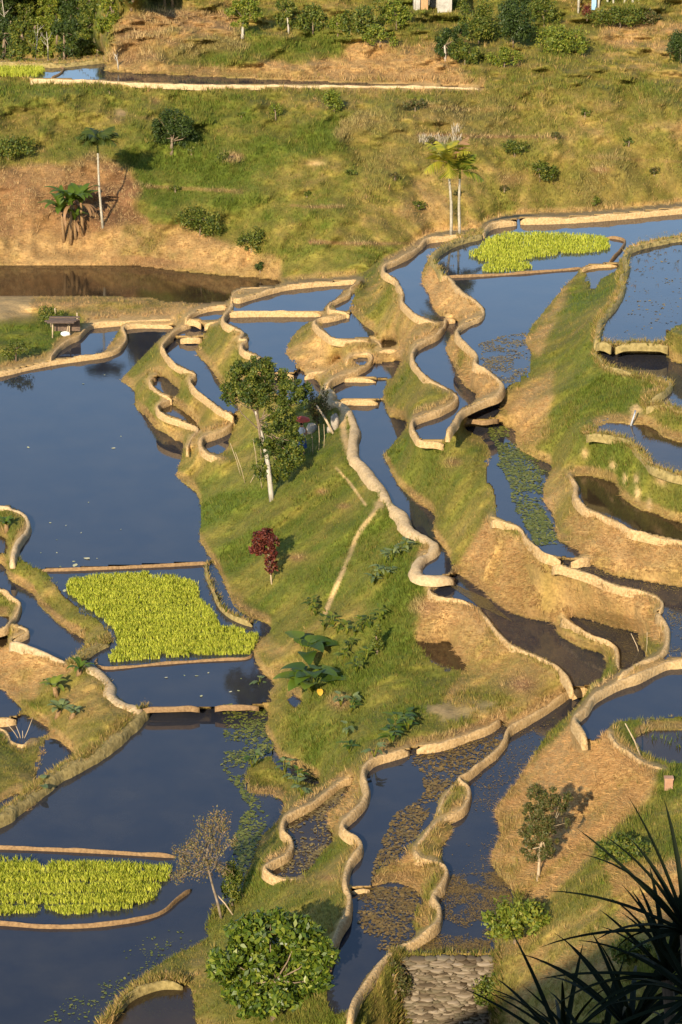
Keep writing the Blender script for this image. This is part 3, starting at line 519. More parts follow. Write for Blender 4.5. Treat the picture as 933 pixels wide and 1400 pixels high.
# ---- water sheets
for k, (zw, kd, pg) in enumerate(PONDS):
    m = dil(dil(pond == k, 1) | ((pond == k)), 1)
    grow = dil(pond == k, 4) & ((Zt > zw - 0.02) | (pond == k))
    m = (pond == k) | grow
    f = m[:-1, :-1] & m[1:, :-1] & m[:-1, 1:] & m[1:, 1:]
    fc = grid_faces(f)
    if not len(fc): continue
    u, inv = np.unique(fc, return_inverse=True)
    V = at(X.ravel()[u], Y.ravel()[u], zw)
    tag(obj('pond_water', V, inv.reshape(-1, 4), M['water' if kd == 'w' else 'browns'], None, False), kind='structure')

# ---- bunds
BN = {'m': ('mud_bund', 'mud'), 'p': ('path_bund', 'palepath'), 'g': ('grassy_bund', 'weedy'), 't': ('mud_ridge', 'wetmud')}
def sweep(pts_px, zc, wd, hgt, seed, rough=1.0):
    L = smooth_line(pts_px, 3.0); P = at(L[:, 0], L[:, 1], zc)
    d = np.r_[0, np.cumsum(np.linalg.norm(np.diff(P[:, :2], axis=0), axis=1))]
    n = max(4, int(d[-1] / 0.16)); s = np.linspace(0, d[-1], n)
    P = np.stack([np.interp(s, d, P[:, c]) for c in range(3)], -1)
    T = np.gradient(P, axis=0); T /= np.linalg.norm(T, axis=1)[:, None] + 1e-9; N = np.stack([-T[:, 1], T[:, 0]], -1)
    prof = [(-1.25, -1.6), (-1.12, -1.0), (-.95, -.55), (-.72, -.18), (-.38, 0), (0, .06), (.38, 0), (.72, -.18), (.95, -.55), (1.12, -1.0), (1.25, -1.6)]
    K = len(prof); V = np.zeros((n, K, 3)); taper = np.clip(np.minimum(s, d[-1] - s) / 0.45 + 0.15, 0, 1) ** 0.7
    wob = 1 + 0.30 * rough * fbm(s + seed * 7.1, s * 0, 1.3, seed) ; lift = 0.09 * rough * fbm(s + seed * 3.3, s * 0 + 5, 1.1, seed + 50)
    for j, (u, v) in enumerate(prof):
        jit = 1 + 0.10 * rough * vnoise(s * 3 + seed, s * 0 + j * 1.7, 1.0, seed + j)
        hw = wd * (0.22 if wd < .7 else .34) * wob * jit * (0.5 + 0.5 * taper)
        V[:, j, 0] = P[:, 0] + N[:, 0] * u * hw; V[:, j, 1] = P[:, 1] + N[:, 1] * u * hw
        V[:, j, 2] = zc + (lift + 0.025 * rough * vnoise(s * 4 + j, s * 0 + j, 1.0, seed + 9)) * (v > -1.2) + v * hgt - (1 - taper) * hgt * 0.9
    i, j = np.meshgrid(np.arange(n - 1), np.arange(K - 1), indexing='ij'); a = i * K + j
    Fc = [tuple(q) for q in np.stack([a, a + K, a + K + 1, a + 1], -1).reshape(-1, 4)]
    Fc += [tuple(range(K)), tuple((n - 1) * K + j for j in range(K))[::-1]]
    return V.reshape(-1, 3), Fc
for k, (kd, wd, zc, pts, lab) in enumerate(BUNDS):
    nm, mt = BN[kd]
    V, Fc = sweep(pts, zc, wd, 0.22 if kd != 't' else 0.13, k + 1, 1.0 if kd != 't' else 0.5)
    single(nm, V, Fc, M[mt], lab, 'bund')
M['board'] = rough_mat('board', (.06, .045, .035), (.15, .11, .08), 4, .9, .5, .03, None, (6, 6, .5))
# ================================================================== PLANTS AND THINGS
def depth(p): return p[1] * cP - (p[2] - H) * sP
def mpp(p): return depth(p) / F                    # metres per photo pixel at a point
def leaves(C, size, nrm=None, asp=0.45, seed=0, fold=0.15, droop=0.0):
    """diamond leaves at centres C; nrm biases the way they face"""
    g = np.random.default_rng(seed); n = len(C); C = np.asarray(C)
    a = g.normal(size=(n, 3)); a[:, 2] -= droop; a /= np.linalg.norm(a, axis=1)[:, None]
    k = g.normal(size=(n, 3)) * 0.6
    k = k + nrm if nrm is not None else k
    b = np.cross(a, k); b /= np.linalg.norm(b, axis=1)[:, None] + 1e-9; m = np.cross(a, b)
    L = (np.asarray(size) * g.uniform(.7, 1.3, n))[:, None]
    V = np.stack([C - a * L * .5, C + b * L * asp * .5 + m * L * fold * .4, C + a * L * .5, C - b * L * asp * .5 + m * L * fold * .4], 1)
    return V.reshape(-1, 3), np.arange(4 * n).reshape(n, 4)
def clump_points(clumps, n, seed, sub=9, tight=0.42):
    g = np.random.default_rng(seed); P = []; N = []
    wgt = np.array([(c[1][0] * c[1][1] * c[1][2]) ** (2 / 3) for c in clumps]); wgt /= wgt.sum()
    for (c, r), q in zip(clumps, wgt):
        k = max(8, int(n * q)); r = np.array(r)
        d = g.normal(size=(sub, 3)); d /= np.linalg.norm(d, axis=1)[:, None]; sc = d * (g.uniform(.45, .85, sub) ** .7)[:, None]
        i = g.integers(0, sub, k); rad = g.uniform(.6, 1.25, sub) * tight
        o = g.normal(size=(k, 3)); o /= np.linalg.norm(o, axis=1)[:, None]; o = o * (g.uniform(0, 1, k) ** .5)[:, None] * rad[i][:, None]
        p = sc[i] + o; P.append(np.array(c) + p * r); N.append(p / (np.linalg.norm(p, axis=1)[:, None] + .2) + o * 1.2 + (0, 0, .5))
    return np.concatenate(P), np.concatenate(N)
LEAF = {
 'dark': leaf_mat('leaf_dark', [(.018, .034, .006), (.034, .058, .009), (.06, .085, .013)], .2),
 'mid': leaf_mat('leaf_mid', [(.032, .055, .007), (.065, .095, .011), (.12, .145, .018), (.19, .175, .025)], .28),
 'bright': leaf_mat('leaf_bright', [(.06, .095, .010), (.12, .16, .015), (.19, .22, .025), (.26, .24, .03)], .32),
 'yellow': leaf_mat('leaf_yellow', [(.10, .13, .02), (.2, .2, .03), (.3, .25, .04)], .3),
 'red': leaf_mat('leaf_red', [(.045, .010, .010), (.10, .018, .014), (.18, .045, .02), (.06, .018, .014)], .25, tint=(1.3, .7, .5)),
 'dry': leaf_mat('leaf_dry', [(.12, .11, .04), (.2, .165, .065), (.22, .13, .06), (.15, .15, .05)], .25),
 'olive': leaf_mat('leaf_olive', [(.035, .05, .012), (.075, .08, .018), (.13, .085, .03), (.07, .10, .018)], .2),
 'gloss': leaf_mat('leaf_gloss', [(.028, .052, .006), (.06, .10, .009), (.11, .155, .013), (.21, .23, .025)], .25, .42, .4),
 'blue': leaf_mat('leaf_blue', [(.09, .13, .045), (.15, .19, .065), (.22, .25, .09)], .25),
 'sword': leaf_mat('leaf_sword_shaded', [(.005, .008, .003), (.009, .014, .005)], .0, .7, .08),  # near-black leaf colour: the shade on these plants is put into it
 'banana': leaf_mat('leaf_banana', [(.035, .07, .007), (.07, .12, .012), (.13, .175, .018)], .3, .5, .3),
 'frond': leaf_mat('leaf_frond', [(.035, .055, .008), (.07, .09, .012)], .25),
 'goldfrond': leaf_mat('leaf_goldfrond', [(.2, .22, .02), (.38, .33, .035), (.28, .27, .03)], .3),
 'brown': leaf_mat('leaf_brown', [(.2, .11, .05), (.32, .19, .09)], .15),
}
def tree(name, label, cat, base, trunk, clumps, n, leaf, mat, bark='bark', seed=1, group=None, tr=None, limbs=True, tight=.42, sub=9, extra=None, twigs=0):
    """base, trunk points and crown clumps are read off the photograph, then stand at the base's own distance"""
    b = gp(*base); t = thing(name, label, cat, tuple(b), group); s = mpp(b); rr = random.Random(seed); mb = MB()
    T = [b - (0, 0, .15)] + [at_y(x, y, b[1] + rr.uniform(-.1, .1)) for x, y in trunk]
    tr = tr or (.14, .07); rad = np.linspace(tr[0], tr[1], len(T)); Ts = smooth_line(T, .35) if len(T) > 2 else np.array(T)
    mt = MB(); mt.tube(Ts, np.linspace(tr[0], tr[1], len(Ts)))
    cl = []
    for x, y, rx, ry in clumps:
        ry_ = rx * rr.uniform(.75, 1.0); c = at_y(x, y, b[1] + rr.uniform(-.5, .6) * rx * s); cl.append((c, (rx * s, ry_ * s, ry * s / .93)))
        if limbs:
            k = min(range(len(Ts)), key=lambda i: abs(i / len(Ts) - rr.uniform(.55, 1))); p = Ts[k]; m_ = (p + c) / 2 + np.array([rr.uniform(-.1, .1), rr.uniform(-.1, .1), -.08 * np.linalg.norm(c - p)])
            mb.tube([p, m_, c, c + (c - m_) * .15], np.array([.6, .4, .2, .1]) * tr[1], 5)
            for _ in range(twigs):
                e_ = c + np.array([rr.uniform(-1, 1) * rx, rr.uniform(-1, 1) * rx, rr.uniform(-.3, 1) * ry]) * s * 1.1; mb.tube([m_, (m_ + e_) / 2 + (0, 0, .05), e_], np.array([.3, .2, .08]) * tr[1], 4)
    tk = mt.part('trunk', M[bark], t)
    if limbs: mb.part('branches', M[bark if bark in ('deadwood', 'greybark') else 'bark'], tk)
    P, N = clump_points(cl, n, seed, sub, tight); V, Fc = leaves(P, leaf, N, .5, seed)
    obj('crown', V, Fc, LEAF[mat], None, False, t)
    if extra:
        P, N = clump_points(cl, extra[1], seed + 77, sub, tight); V, Fc = leaves(P, leaf, N, .5, seed + 5); obj('dry_leaves' if extra[0] in ('dry', 'brown') else 'dark_leaves', V, Fc, LEAF[extra[0]], None, False, t)  # second leaf set, darker on the tall tree, mixed through the same clumps
    return t
def bush(label, cx, by, wd, hg, n, leaf, mat, seed, group=None, name='shrub', cat='bush', k=5):
    rr = random.Random(seed); cl = []
    for i in range(k):
        u = (i + .5) / k * 2 - 1; cl.append((cx + u * wd * .32 + rr.uniform(-.05, .05) * wd, by - hg * rr.uniform(.38, .68) * (1 - .25 * u * u), wd * rr.uniform(.2, .3), hg * rr.uniform(.28, .4)))
    return tree(name, label, cat, (cx, by), [(cx, by - hg * .25), (cx + rr.uniform(-.1, .1) * wd, by - hg * .55)], cl, int(n * 2.1), leaf * .68, mat, 'bark', seed, group, (.06, .03), tight=.55)

# ---- trees that stand on the terraces and slopes
tree('tall_tree', 'tall tree with a white leaning trunk and thick green crown on the central slope', 'tree', (372, 683),
     [(369, 655), (365, 625), (361, 608), (357, 590), (353, 575), (350, 562)],
     [(335, 520, 24, 22), (352, 505, 22, 18), (318, 540, 15, 14), (375, 522, 24, 20), (400, 532, 20, 14), (350, 545, 22, 14), (385, 555, 20, 18), (372, 580, 16, 14), (365, 612, 17, 14), (388, 600, 22, 22), (400, 622, 18, 14), (358, 640, 12, 14), (385, 640, 16, 16), (412, 545, 12, 10), (360, 606, 14, 9), (328, 505, 12, 12), (365, 497, 12, 9), (310, 530, 9, 8), (420, 530, 9, 7), (345, 532, 26, 16), (398, 580, 14, 14), (405, 605, 14, 14), (372, 650, 12, 12)],
     24000, .135, 'mid', 'whitebark', 3, tr=(.135, .06), extra=('dark', 6000), tight=.38, sub=14)
tree('red_leaved_shrub', 'slim red leaved shrub with two pale stems on the grassy slope', 'shrub', (372, 798), [(370, 780), (369, 765), (367, 750)],
     [(365, 728, 11, 10), (371, 742, 10, 12), (352, 742, 9, 8), (357, 752, 9, 7), (345, 752, 5, 6), (368, 758, 10, 8), (371, 772, 9, 11), (362, 735, 14, 14), (350, 748, 12, 10)], 2300, .17, 'red', 'deadwood', 5, tr=(.04, .025), tight=.5)
tree('gnarled_tree', 'half bare tree with thin yellowing leaves leaning over the lower pond corner', 'tree', (304, 1256), [(298, 1235), (292, 1215), (287, 1195), (283, 1178), (284, 1160)],
     [(283, 1130, 16, 16), (302, 1122, 14, 14), (246, 1165, 10, 12), (318, 1150, 8, 8), (240, 1200, 9, 8), (305, 1135, 8, 8), (268, 1155, 14, 12), (255, 1175, 12, 10), (280, 1175, 14, 14), (250, 1190, 10, 12), (300, 1165, 10, 6), (295, 1185, 12, 8), (272, 1195, 14, 10), (308, 1192, 10, 5), (290, 1150, 10, 14)], 3400, .085, 'dry', 'greybark', 8, tr=(.05, .03), tight=.9, sub=16, twigs=5)
tree('slender_dark_tree', 'small dark tree with a thin open crown on the straw covered slope', 'tree', (735, 1203), [(737, 1190), (738, 1170), (742, 1145), (748, 1120)],
     [(733, 1082, 18, 12), (755, 1155, 12, 10), (742, 1125, 20, 16), (728, 1138, 16, 14), (750, 1090, 18, 12), (765, 1100, 14, 12), (775, 1092, 8, 8), (740, 1110, 18, 12), (728, 1125, 14, 10), (725, 1150, 12, 12), (745, 1140, 14, 12), (748, 1165, 11, 10), (735, 1170, 14, 10), (775, 1125, 5, 9), (722, 1105, 8, 9), (718, 1165, 8, 6)], 10000, .10, 'olive', 'deadwood', 9, tr=(.06, .03), tight=.45, sub=12)
tree('broadleaf_bush', 'big rounded glossy leaved bush at the bottom edge beside the lower stream', 'bush', (375, 1392), [(375, 1370), (378, 1340)],
     [(310, 1310, 26, 26), (335, 1280, 28, 22), (370, 1270, 30, 22), (410, 1275, 30, 24), (435, 1300, 22, 26), (350, 1310, 34, 28), (395, 1315, 36, 30), (430, 1340, 24, 24), (330, 1345, 30, 26), (375, 1355, 34, 26), (415, 1370, 24, 18), (345, 1378, 22, 14)], 15000, .23, 'gloss', 'bark', 10, tr=(.12, .06), tight=.6)
tree('round_tree', 'dark rounded tree standing alone on the far hillside right of the dark palm', 'tree', (235, 209), [(235, 200), (236, 188)],
     [(222, 168, 15, 13), (240, 160, 17, 12), (255, 175, 15, 12), (232, 182, 18, 14), (248, 190, 14, 10), (220, 188, 11, 10), (262, 182, 8, 7)], 6500, .17, 'dark', 'bark', 11, tr=(.14, .08), tight=.55)
tree('white_trunked_tree', 'yellow green tree with a short white trunk above the far bank', 'tree', (332, 50), [(332, 40), (334, 25)],
     [(322, 12, 14, 12), (340, 5, 16, 14), (345, 20, 14, 10), (328, 28, 14, 9), (335, 10, 14, 14)], 3200, .2, 'bright', 'whitebark', 12, tr=(.14, .08))
tree('fork_trunked_tree', 'dark green tree with a forked pale trunk on the tip of the far bank', 'tree', (609, 84), [(609, 72), (608, 62)],
     [(600, 60, 10, 10), (615, 52, 14, 14), (630, 45, 12, 12), (604, 72, 8, 6), (622, 70, 10, 10)], 3200, .2, 'dark', 'whitebark', 13, tr=(.1, .06))
tree('pale_stemmed_tree', 'thin leafy tree with pale stems right of the white trunked tree on the far bank', 'tree', (395, 46), [(394, 30), (392, 15)],
     [(385, 28, 10, 10), (395, 12, 12, 10), (400, 32, 9, 8), (386, 5, 10, 10)], 1900, .2, 'mid', 'whitebark', 14, tr=(.08, .05))
# ---- bushes
for a in [
 ('spreading green bush on the lip of the brown bank above the reservoir', 274, 322, 66, 46, 1900, .22, 'mid', 21),
 ('low dark green bush just above the right end of the brown reservoir', 344, 343, 46, 32, 1000, .22, 'mid', 22),
 ('yellow green bush hanging just below the long white bund', 457, 152, 34, 34, 800, .24, 'bright', 23),
 ('small pale sapling below the white bund, left of the yellow green bush', 377, 162, 20, 22, 260, .22, 'bright', 24),
 ('round green bush on the right hillside directly right of the palm crowns', 704, 214, 34, 26, 800, .22, 'mid', 25),
 ('wide dark green bush on the right hillside, lower right of the round one', 738, 246, 40, 28, 900, .22, 'mid', 26),
 ('dark bush at the left edge of the hillside above the brown scrub', 12, 218, 74, 36, 1300, .25, 'mid', 27),
 ('low dark scrub below the white bund near its right end', 568, 152, 36, 18, 420, .22, 'olive', 28),
 ('bushy green tree at the top edge right of the pale stemmed tree', 428, 44, 44, 46, 1300, .28, 'mid', 29),
 ('dense bush at the top edge left of the small grey house', 492, 58, 62, 58, 1900, .28, 'mid', 30),
 ('leafy bush at the top edge touching the left side of the grey house', 542, 40, 44, 48, 1200, .28, 'bright', 31),
 ('tall dense bush beside the right side of the grey house', 655, 60, 56, 66, 2000, .28, 'mid', 32),
 ('dark dense bush at the top edge midway between the two houses', 702, 62, 60, 66, 2200, .28, 'dark', 33),
 ('bright bushy tree below and left of the stilt house', 772, 74, 72, 44, 2000, .28, 'bright', 34),
 ('green bush at the top edge left of the stilt house', 744, 36, 44, 40, 1100, .28, 'mid', 35),
 ('green hedge like bush in front of the posts of the stilt house', 848, 38, 76, 30, 1500, .26, 'mid', 36),
 ('dark conical bush at the right edge below the upper houses', 931, 86, 42, 54, 1700, .24, 'dark', 37),
 ('leafy bright green shrub at the near right corner of the lower stream', 704, 1290, 96, 74, 1500, .24, 'bright', 38),
 ('low green bush on the straw slope right of the small dark tree', 848, 1182, 74, 42, 1100, .2, 'mid', 39),
 ('green shrub growing against the right end of the stone wall', 672, 1395, 52, 74, 1100, .17, 'mid', 40),
 ('brown and green shrub growing over the left end of the stone wall', 541, 1368, 42, 66, 900, .15, 'olive', 41),
 ('dark green bush on the right slope just behind the dark sword leaves', 862, 1320, 60, 46, 900, .2, 'mid', 42),
 ('small leafy bush beside the wooden lean-to', 70, 447, 36, 32, 700, .18, 'mid', 43),
 ('dark little bush growing at the reservoir shore', 356, 372, 16, 16, 260, .18, 'dark', 44),
 ('low rounded bush on the grass at the left edge, below the lean-to', 22, 494, 46, 34, 800, .17, 'mid', 45),
 ('olive bush at the foot of the leaning log', 434, 582, 34, 56, 900, .16, 'olive', 46),
 ('dark shrub filling the shade behind the leaning half bare tree', 318, 1238, 30, 70, 900, .17, 'mid', 47),
 ('low leafy bush on the grassy slope right of the big leaved plants', 516, 894, 20, 44, 600, .15, 'mid', 48),
 ('bush behind the forked trunk tree on the far bank tip', 636, 88, 50, 36, 1100, .28, 'mid', 131),
 ('small bright bush under the dense bushes midway between the houses', 690, 92, 46, 26, 800, .26, 'bright', 132),
 ('bush cut by the top edge directly right of the grey house', 628, 28, 36, 34, 900, .28, 'mid', 133),
 ('bush cut by the top edge left of the red leaved bush', 724, 16, 46, 30, 900, .28, 'dark', 134),
 ('brown green scrub at the right end of the hedge by the stilt house', 893, 34, 34, 22, 600, .26, 'olive', 135),
 ('low yellow green scrub left of the dense bush at the top edge', 462, 50, 30, 34, 700, .26, 'bright', 136),
 ('leafy bush between the grey house and the tan far bank', 520, 62, 40, 30, 800, .26, 'bright', 137),
 ]: bush(*a)
for k, (x, y, wd, hg) in enumerate([(573, 288, 22, 16), (628, 270, 16, 12), (815, 282, 14, 14), (590, 200, 16, 14), (757, 240, 14, 14), (690, 262, 14, 10), (860, 200, 20, 12), (540, 246, 18, 12), (800, 160, 18, 12), (895, 240, 18, 12), (480, 240, 18, 10), (760, 190, 16, 10)]):
    bush('small dark weedy shrub dotted on the right half of the far hillside', x, y, wd, hg, 170, .2, 'olive' if k % 2 else 'mid', 60 + k, 'small shrubs dotted on the right hillside', k=3)
for k, (x, y, wd, hg) in enumerate([(262, 212, 14, 12), (305, 222, 22, 16), (240, 262, 16, 10), (150, 128, 12, 8), (420, 270, 12, 10), (330, 160, 12, 8), (270, 200, 12, 8)]):
    bush('small green weedy shrub dotted on the left half of the far hillside', x, y, wd, hg, 150, .2, 'mid', 80 + k, 'small shrubs dotted on the left hillside', k=3)
rr = random.Random(5)
for k, (x, y) in enumerate([(5, 86), (28, 88), (60, 84), (88, 86), (112, 84), (134, 80), (15, 62), (48, 64), (78, 62), (105, 64), (130, 60), (150, 48), (8, 40), (40, 42), (70, 40), (100, 42), (128, 38), (155, 30), (180, 16), (20, 18), (55, 20), (90, 18), (122, 18), (150, 12), (182, 4)]):
    hg = rr.uniform(34, 58); wd = rr.uniform(30, 46); b0 = (x, y - 4)
    dk = k % 3; lab = ['dark green tree in the dense wood at the top left corner', 'mid green tree in the dense wood at the top left corner', 'yellowish green tree in the dense wood at the top left corner'][dk]
    tree('woodland_tree', lab, 'tree', b0, [(x, b0[1] - hg * .4), (x + rr.uniform(-3, 3), b0[1] - hg * .75)],
         [(x + rr.uniform(-.3, .3) * wd, b0[1] - hg * rr.uniform(.12, .95), wd * rr.uniform(.26, .38), hg * rr.uniform(.18, .26)) for _ in range(8)], 2300, .24, ['dark', 'mid', 'bright'][dk], 'bark', 100 + k, 'trees of the wood at the top left', (.12, .06))
def bare_tree(label, base, tip, seed, group=None):
    b = gp(*base); rr = random.Random(seed); mb = MB(); t = at_y(tip[0], tip[1], b[1]); mb.tube([b - (0, 0, .2), (b + t) / 2 + (.05, 0, 0), t], [.06, .045, .015], 6); L = np.linalg.norm(t - b)
    for i in range(7):
        p = b + (t - b) * rr.uniform(.35, .9); d = np.array([rr.uniform(-1, 1), rr.uniform(-.5, .5), rr.uniform(.6, 1.2)]) * L * .22; mb.tube([p, p + d * .6, p + d * 1.1 + (0, 0, .1)], [.022, .015, .006], 5)
    return mb.single('bare_tree', M['whitebark'], label, 'tree', group)
bare_tree('pale bare tree at the far top left corner of the wood', (8, 44), (2, -8), 1); bare_tree('forked bare pale tree standing before the wood, left of the blue far pond', (48, 84), (52, 36), 2)
bare_tree('straight bare pale trunk before the wood, above the blue far pond', (66, 84), (64, 44), 3); bare_tree('bare pale sapling on the stony point beside the blue far pond', (162, 92), (158, 74), 4)

# ---- leaves with one broad blade: bananas, taros, sword leaves, palm fronds
def strip(base, az, el, L, W, droop, k=9, prof=None, fold=.12, twist=0):
    p = np.array(base, float); V = []; prof = prof or (lambda u: math.sin(math.pi * min(1, u * .92 + .08)) ** .6)
    for i in range(k + 1):
        u = i / k; e = el - droop * u ** 1.3; d = np.array([math.cos(az) * math.cos(e), math.sin(az) * math.cos(e), math.sin(e)])
        s = np.array([-math.sin(az), math.cos(az), 0]); w_ = W * prof(u) / 2; nn = np.cross(s, d)
        s = s * math.cos(twist) + nn * math.sin(twist)
        V += [p + s * w_ + nn * -w_ * fold * 2, p.copy(), p - s * w_ + nn * -w_ * fold * 2]; p = p + d * L / k
    Fc = []
    for i in range(k):
        a = i * 3; Fc += [(a, a + 1, a + 4, a + 3), (a + 1, a + 2, a + 5, a + 4)]
    return V, Fc
def banana(label, base, hpx, n, seed, L=1.5, W=.45, mat='banana', dead=2, group=None):
    b = gp(*base); s = mpp(b); h = hpx * s; t = thing('banana_plant', label, 'banana plant', tuple(b), group); rr = random.Random(seed); mb = MB()
    top = b + (rr.uniform(-.15, .15), 0, h); mb.tube([b - (0, 0, .1), (b + top) / 2, top], [.13, .11, .07], 8); mb.part('stem', M['wetmud'], t)
    for i in range(n):
        V, Fc = strip(top, 2 * math.pi * (i + rr.uniform(-.2, .2)) / n, rr.uniform(.7, 1.3), L * rr.uniform(.75, 1.15), W * rr.uniform(.8, 1.1), rr.uniform(1.2, 2.0)); obj('leaf', V, Fc, LEAF[mat], None, True, t)
    for i in range(dead):
        V, Fc = strip(top - (0, 0, .15), rr.uniform(0, 6.28), .2, L * .8, W * .5, 2.0); obj('dead_leaf', V, Fc, LEAF['brown'], None, True, t)
    return t
banana('left banana plant of the clump beside the dark palm', (88, 330), 42, 11, 1, 2.0, .5, dead=4); banana('tallest middle banana plant of the clump beside the dark palm', (97, 333), 56, 12, 2, 2.1, .52, dead=4); banana('right banana plant of the clump, nearest the dark palm trunk', (114, 322), 46, 11, 3, 1.9, .5, dead=4)
banana('young banana plant at the front of the clump beside the dark palm', (104, 326), 26, 9, 4, 1.5, .42, dead=2)
for k, x in enumerate((236, 226)): banana('banana plant among the brush at the top edge left of the white trunked tree', (x, 10), 14, 6, 12 + k, 1.5, .45, group='bananas at the top edge', dead=0)
def palm(label, base, top, seed, nf, L, mat, name='areca_palm', els=(1.45, 1.15, .6, 1.35, .9, .25), drs=(.9, 1.6)):
    b = gp(*base); t = thing(name, label, 'palm tree', tuple(b)); rr = random.Random(seed); tp = at_y(top[0], top[1], b[1]); mb = MB()
    mb.tube(smooth_line([b - (0, 0, .2), b + (tp - b) * .5 + (rr.uniform(-.1, .1), 0, 0), tp], .5), np.linspace(.095, .06, len(smooth_line([b - (0, 0, .2), b + (tp - b) * .5, tp], .5))), 8); mb.part('trunk', M['palmbark'], t)
    mb = MB(); mb.tube([tp - (0, 0, .1), tp + (0, 0, .5)], [.075, .05], 8); o = mb.part('crownshaft', LEAF[mat], t)
    for i in range(nf):
        az = 2 * math.pi * i / nf + rr.uniform(-.25, .25); el = els[i % 6] + rr.uniform(-.12, .12); dr = rr.uniform(*drs); p = tp + (0, 0, .35); V = []; Fc = []; k = 16; l = L * rr.uniform(.85, 1.1)
        for q in range(k):
            u = q / (k - 1); e = el - dr * u ** 1.2; d = np.array([math.cos(az) * math.cos(e), math.sin(az) * math.cos(e), math.sin(e)]); sd = np.array([-math.sin(az), math.cos(az), 0]); up_ = np.cross(d, sd) * -1
            if u > .12:
                ll = l * .5 * math.sin(math.pi * (u * .85 + .12)) + .1
                for sg in (-1, 1):
                    dd = sd * sg * .8 + d * .55 + np.array([0, 0, -.35]) + np.array([rr.uniform(-.1, .1) for _ in range(3)]); dd /= np.linalg.norm(dd); wv = d * .055; n0 = len(V)
                    V += [p - wv, p + dd * ll * .55 - wv * .9, p + dd * ll, p + dd * ll * .55 + wv * .9 + (0, 0, .02), p + wv]; Fc += [(n0, n0 + 1, n0 + 2, n0 + 3, n0 + 4)]
            n0 = len(V); V += [p - sd * .018, p + sd * .018, p + d * l / k + sd * .014, p + d * l / k - sd * .014]; Fc += [(n0, n0 + 1, n0 + 2, n0 + 3)]; p = p + d * l / k
        obj('frond', V, Fc, LEAF[mat if not (mat == 'goldfrond' and i == 0) else 'brown'], None, False, t)
palm('tall dark crowned palm with a pale trunk beside the banana clump', (141, 310), (134, 207), 1, 16, 1.9, 'frond', els=(1.5, 1.35, 1.1, 1.45, 1.25, .8), drs=(1.5, 2.5))
palm('taller golden crowned palm behind the upper pond bund', (617, 322), (613, 232), 2, 14, 1.95, 'goldfrond'); palm('shorter greener palm just right of the golden crowned one', (629, 322), (629, 242), 3, 12, 1.5, 'bright')
def taro(label, base, n, L, seed, mat='banana', group=None, name='taro_plant', hgt=.55, tall=.6):
    b = gp(*base); t = thing(name, label, 'plant', tuple(b), group); rr = random.Random(seed); mb = MB(); V = []; Fc = []
    for i in range(n):
        az = rr.uniform(0, 6.28); tip = b + (math.cos(az) * rr.uniform(.1, .5) * L, math.sin(az) * rr.uniform(.1, .5) * L, rr.uniform(.5, 1) * tall); mb.tube([b, (b + tip) / 2 + (0, 0, .05), tip], [.02, .016, .01], 5)
        v, f = strip(tip, az, rr.uniform(-.1, .4), L * rr.uniform(.6, 1), L * hgt * rr.uniform(.8, 1.1), rr.uniform(.4, 1.0), 6, lambda u: (1 - u) ** .7 * (1.05 if u > .02 else .6) + .02); m = len(V); V += v; Fc += [tuple(q + m for q in g) for g in f]
    mb.part('stem', LEAF['bright'], t); obj('leaf_blades', V, Fc, LEAF[mat], None, True, t); return t
taro('upper huge leaved dark green plant beside the lower left pond', (418, 905), 12, 1.25, 1, 'banana', tall=1.1, hgt=.75); taro('lower huge leaved dark green plant with a yellow leaf beside the pond', (428, 948), 16, 1.2, 2, 'banana', tall=1.1, hgt=.8)
b = gp(437, 950); V, Fc = strip(b + (0, -.2, .35), -1.4, -.3, .34, .26, .8); single('fallen_leaf', V, Fc, leaf_mat('leaf_gold', [(.6, .36, .04)], .2), 'bright yellow dying leaf at the foot of the huge leaved plant', 'leaf')
banana('upper leafy plant with yellow leaves on the grassy corner at the left edge', (78, 952), 14, 8, 21, .8, .28, 'bright', 0); banana('blue green leafy plant in the middle of the grassy corner at the left edge', (78, 980), 10, 9, 22, .7, .26, 'blue', 0); banana('pale leafy plant right of the blue green one on the left grassy corner', (98, 982), 8, 7, 23, .6, .22, 'blue', 0); banana('small dark leafy plant at the end of the pale bund on the left', (108, 922), 8, 7, 24, .7, .22, 'banana', 0)
banana('leafy plant in the hooked grassy corner at the left edge of the big pond', (10, 726), 10, 7, 25, .7, .22, 'banana', 0)
for k, (x, y) in enumerate([(345, 1050), (351, 1046), (390, 1058), (394, 1052), (408, 1083), (404, 1076), (410, 1072), (412, 1090), (466, 966), (480, 975), (483, 968), (476, 1008), (478, 1030), (512, 1036), (355, 944)]):
    taro('small taro with pale upright leaves among the wet ground by the lower left pond', (x, y), 6, .42, 30 + k, 'blue' if k % 3 else 'banana', 'small taros by the lower left pond')
for k, (x, y) in enumerate([(540, 1008), (546, 996), (553, 992), (558, 1000), (536, 1018)]): taro('dark leafy plant in a row above the dark lower stream bund', (x, y), 9, .5, 50 + k, 'banana', 'dark plants above the stream bund')
for k, (x, y) in enumerate([(526, 772), (536, 768), (546, 762), (554, 758), (520, 790), (530, 792), (512, 800)]): taro('bluish leafy weed on the slope below the wide path bund', (x, y), 9, .45, 60 + k, 'blue', 'bluish weeds below the path bund')
for k, (x, y) in enumerate([(444, 862), (455, 858), (462, 866), (474, 868), (486, 870), (496, 862), (505, 858), (520, 850), (478, 890), (500, 905), (488, 920), (432, 842), (425, 836), (470, 905)]): taro('leafy green weed on the slope right of the huge leaved plants', (x, y), 10, .4, 70 + k, 'bright' if k % 2 else 'mid', 'leafy weeds on the central slope')
b = gp(58, 1078); taro('single pale broad leaf plant on the grassy bund of the lower left pond', (57, 1080), 3, .6, 90, 'blue', tall=.5)
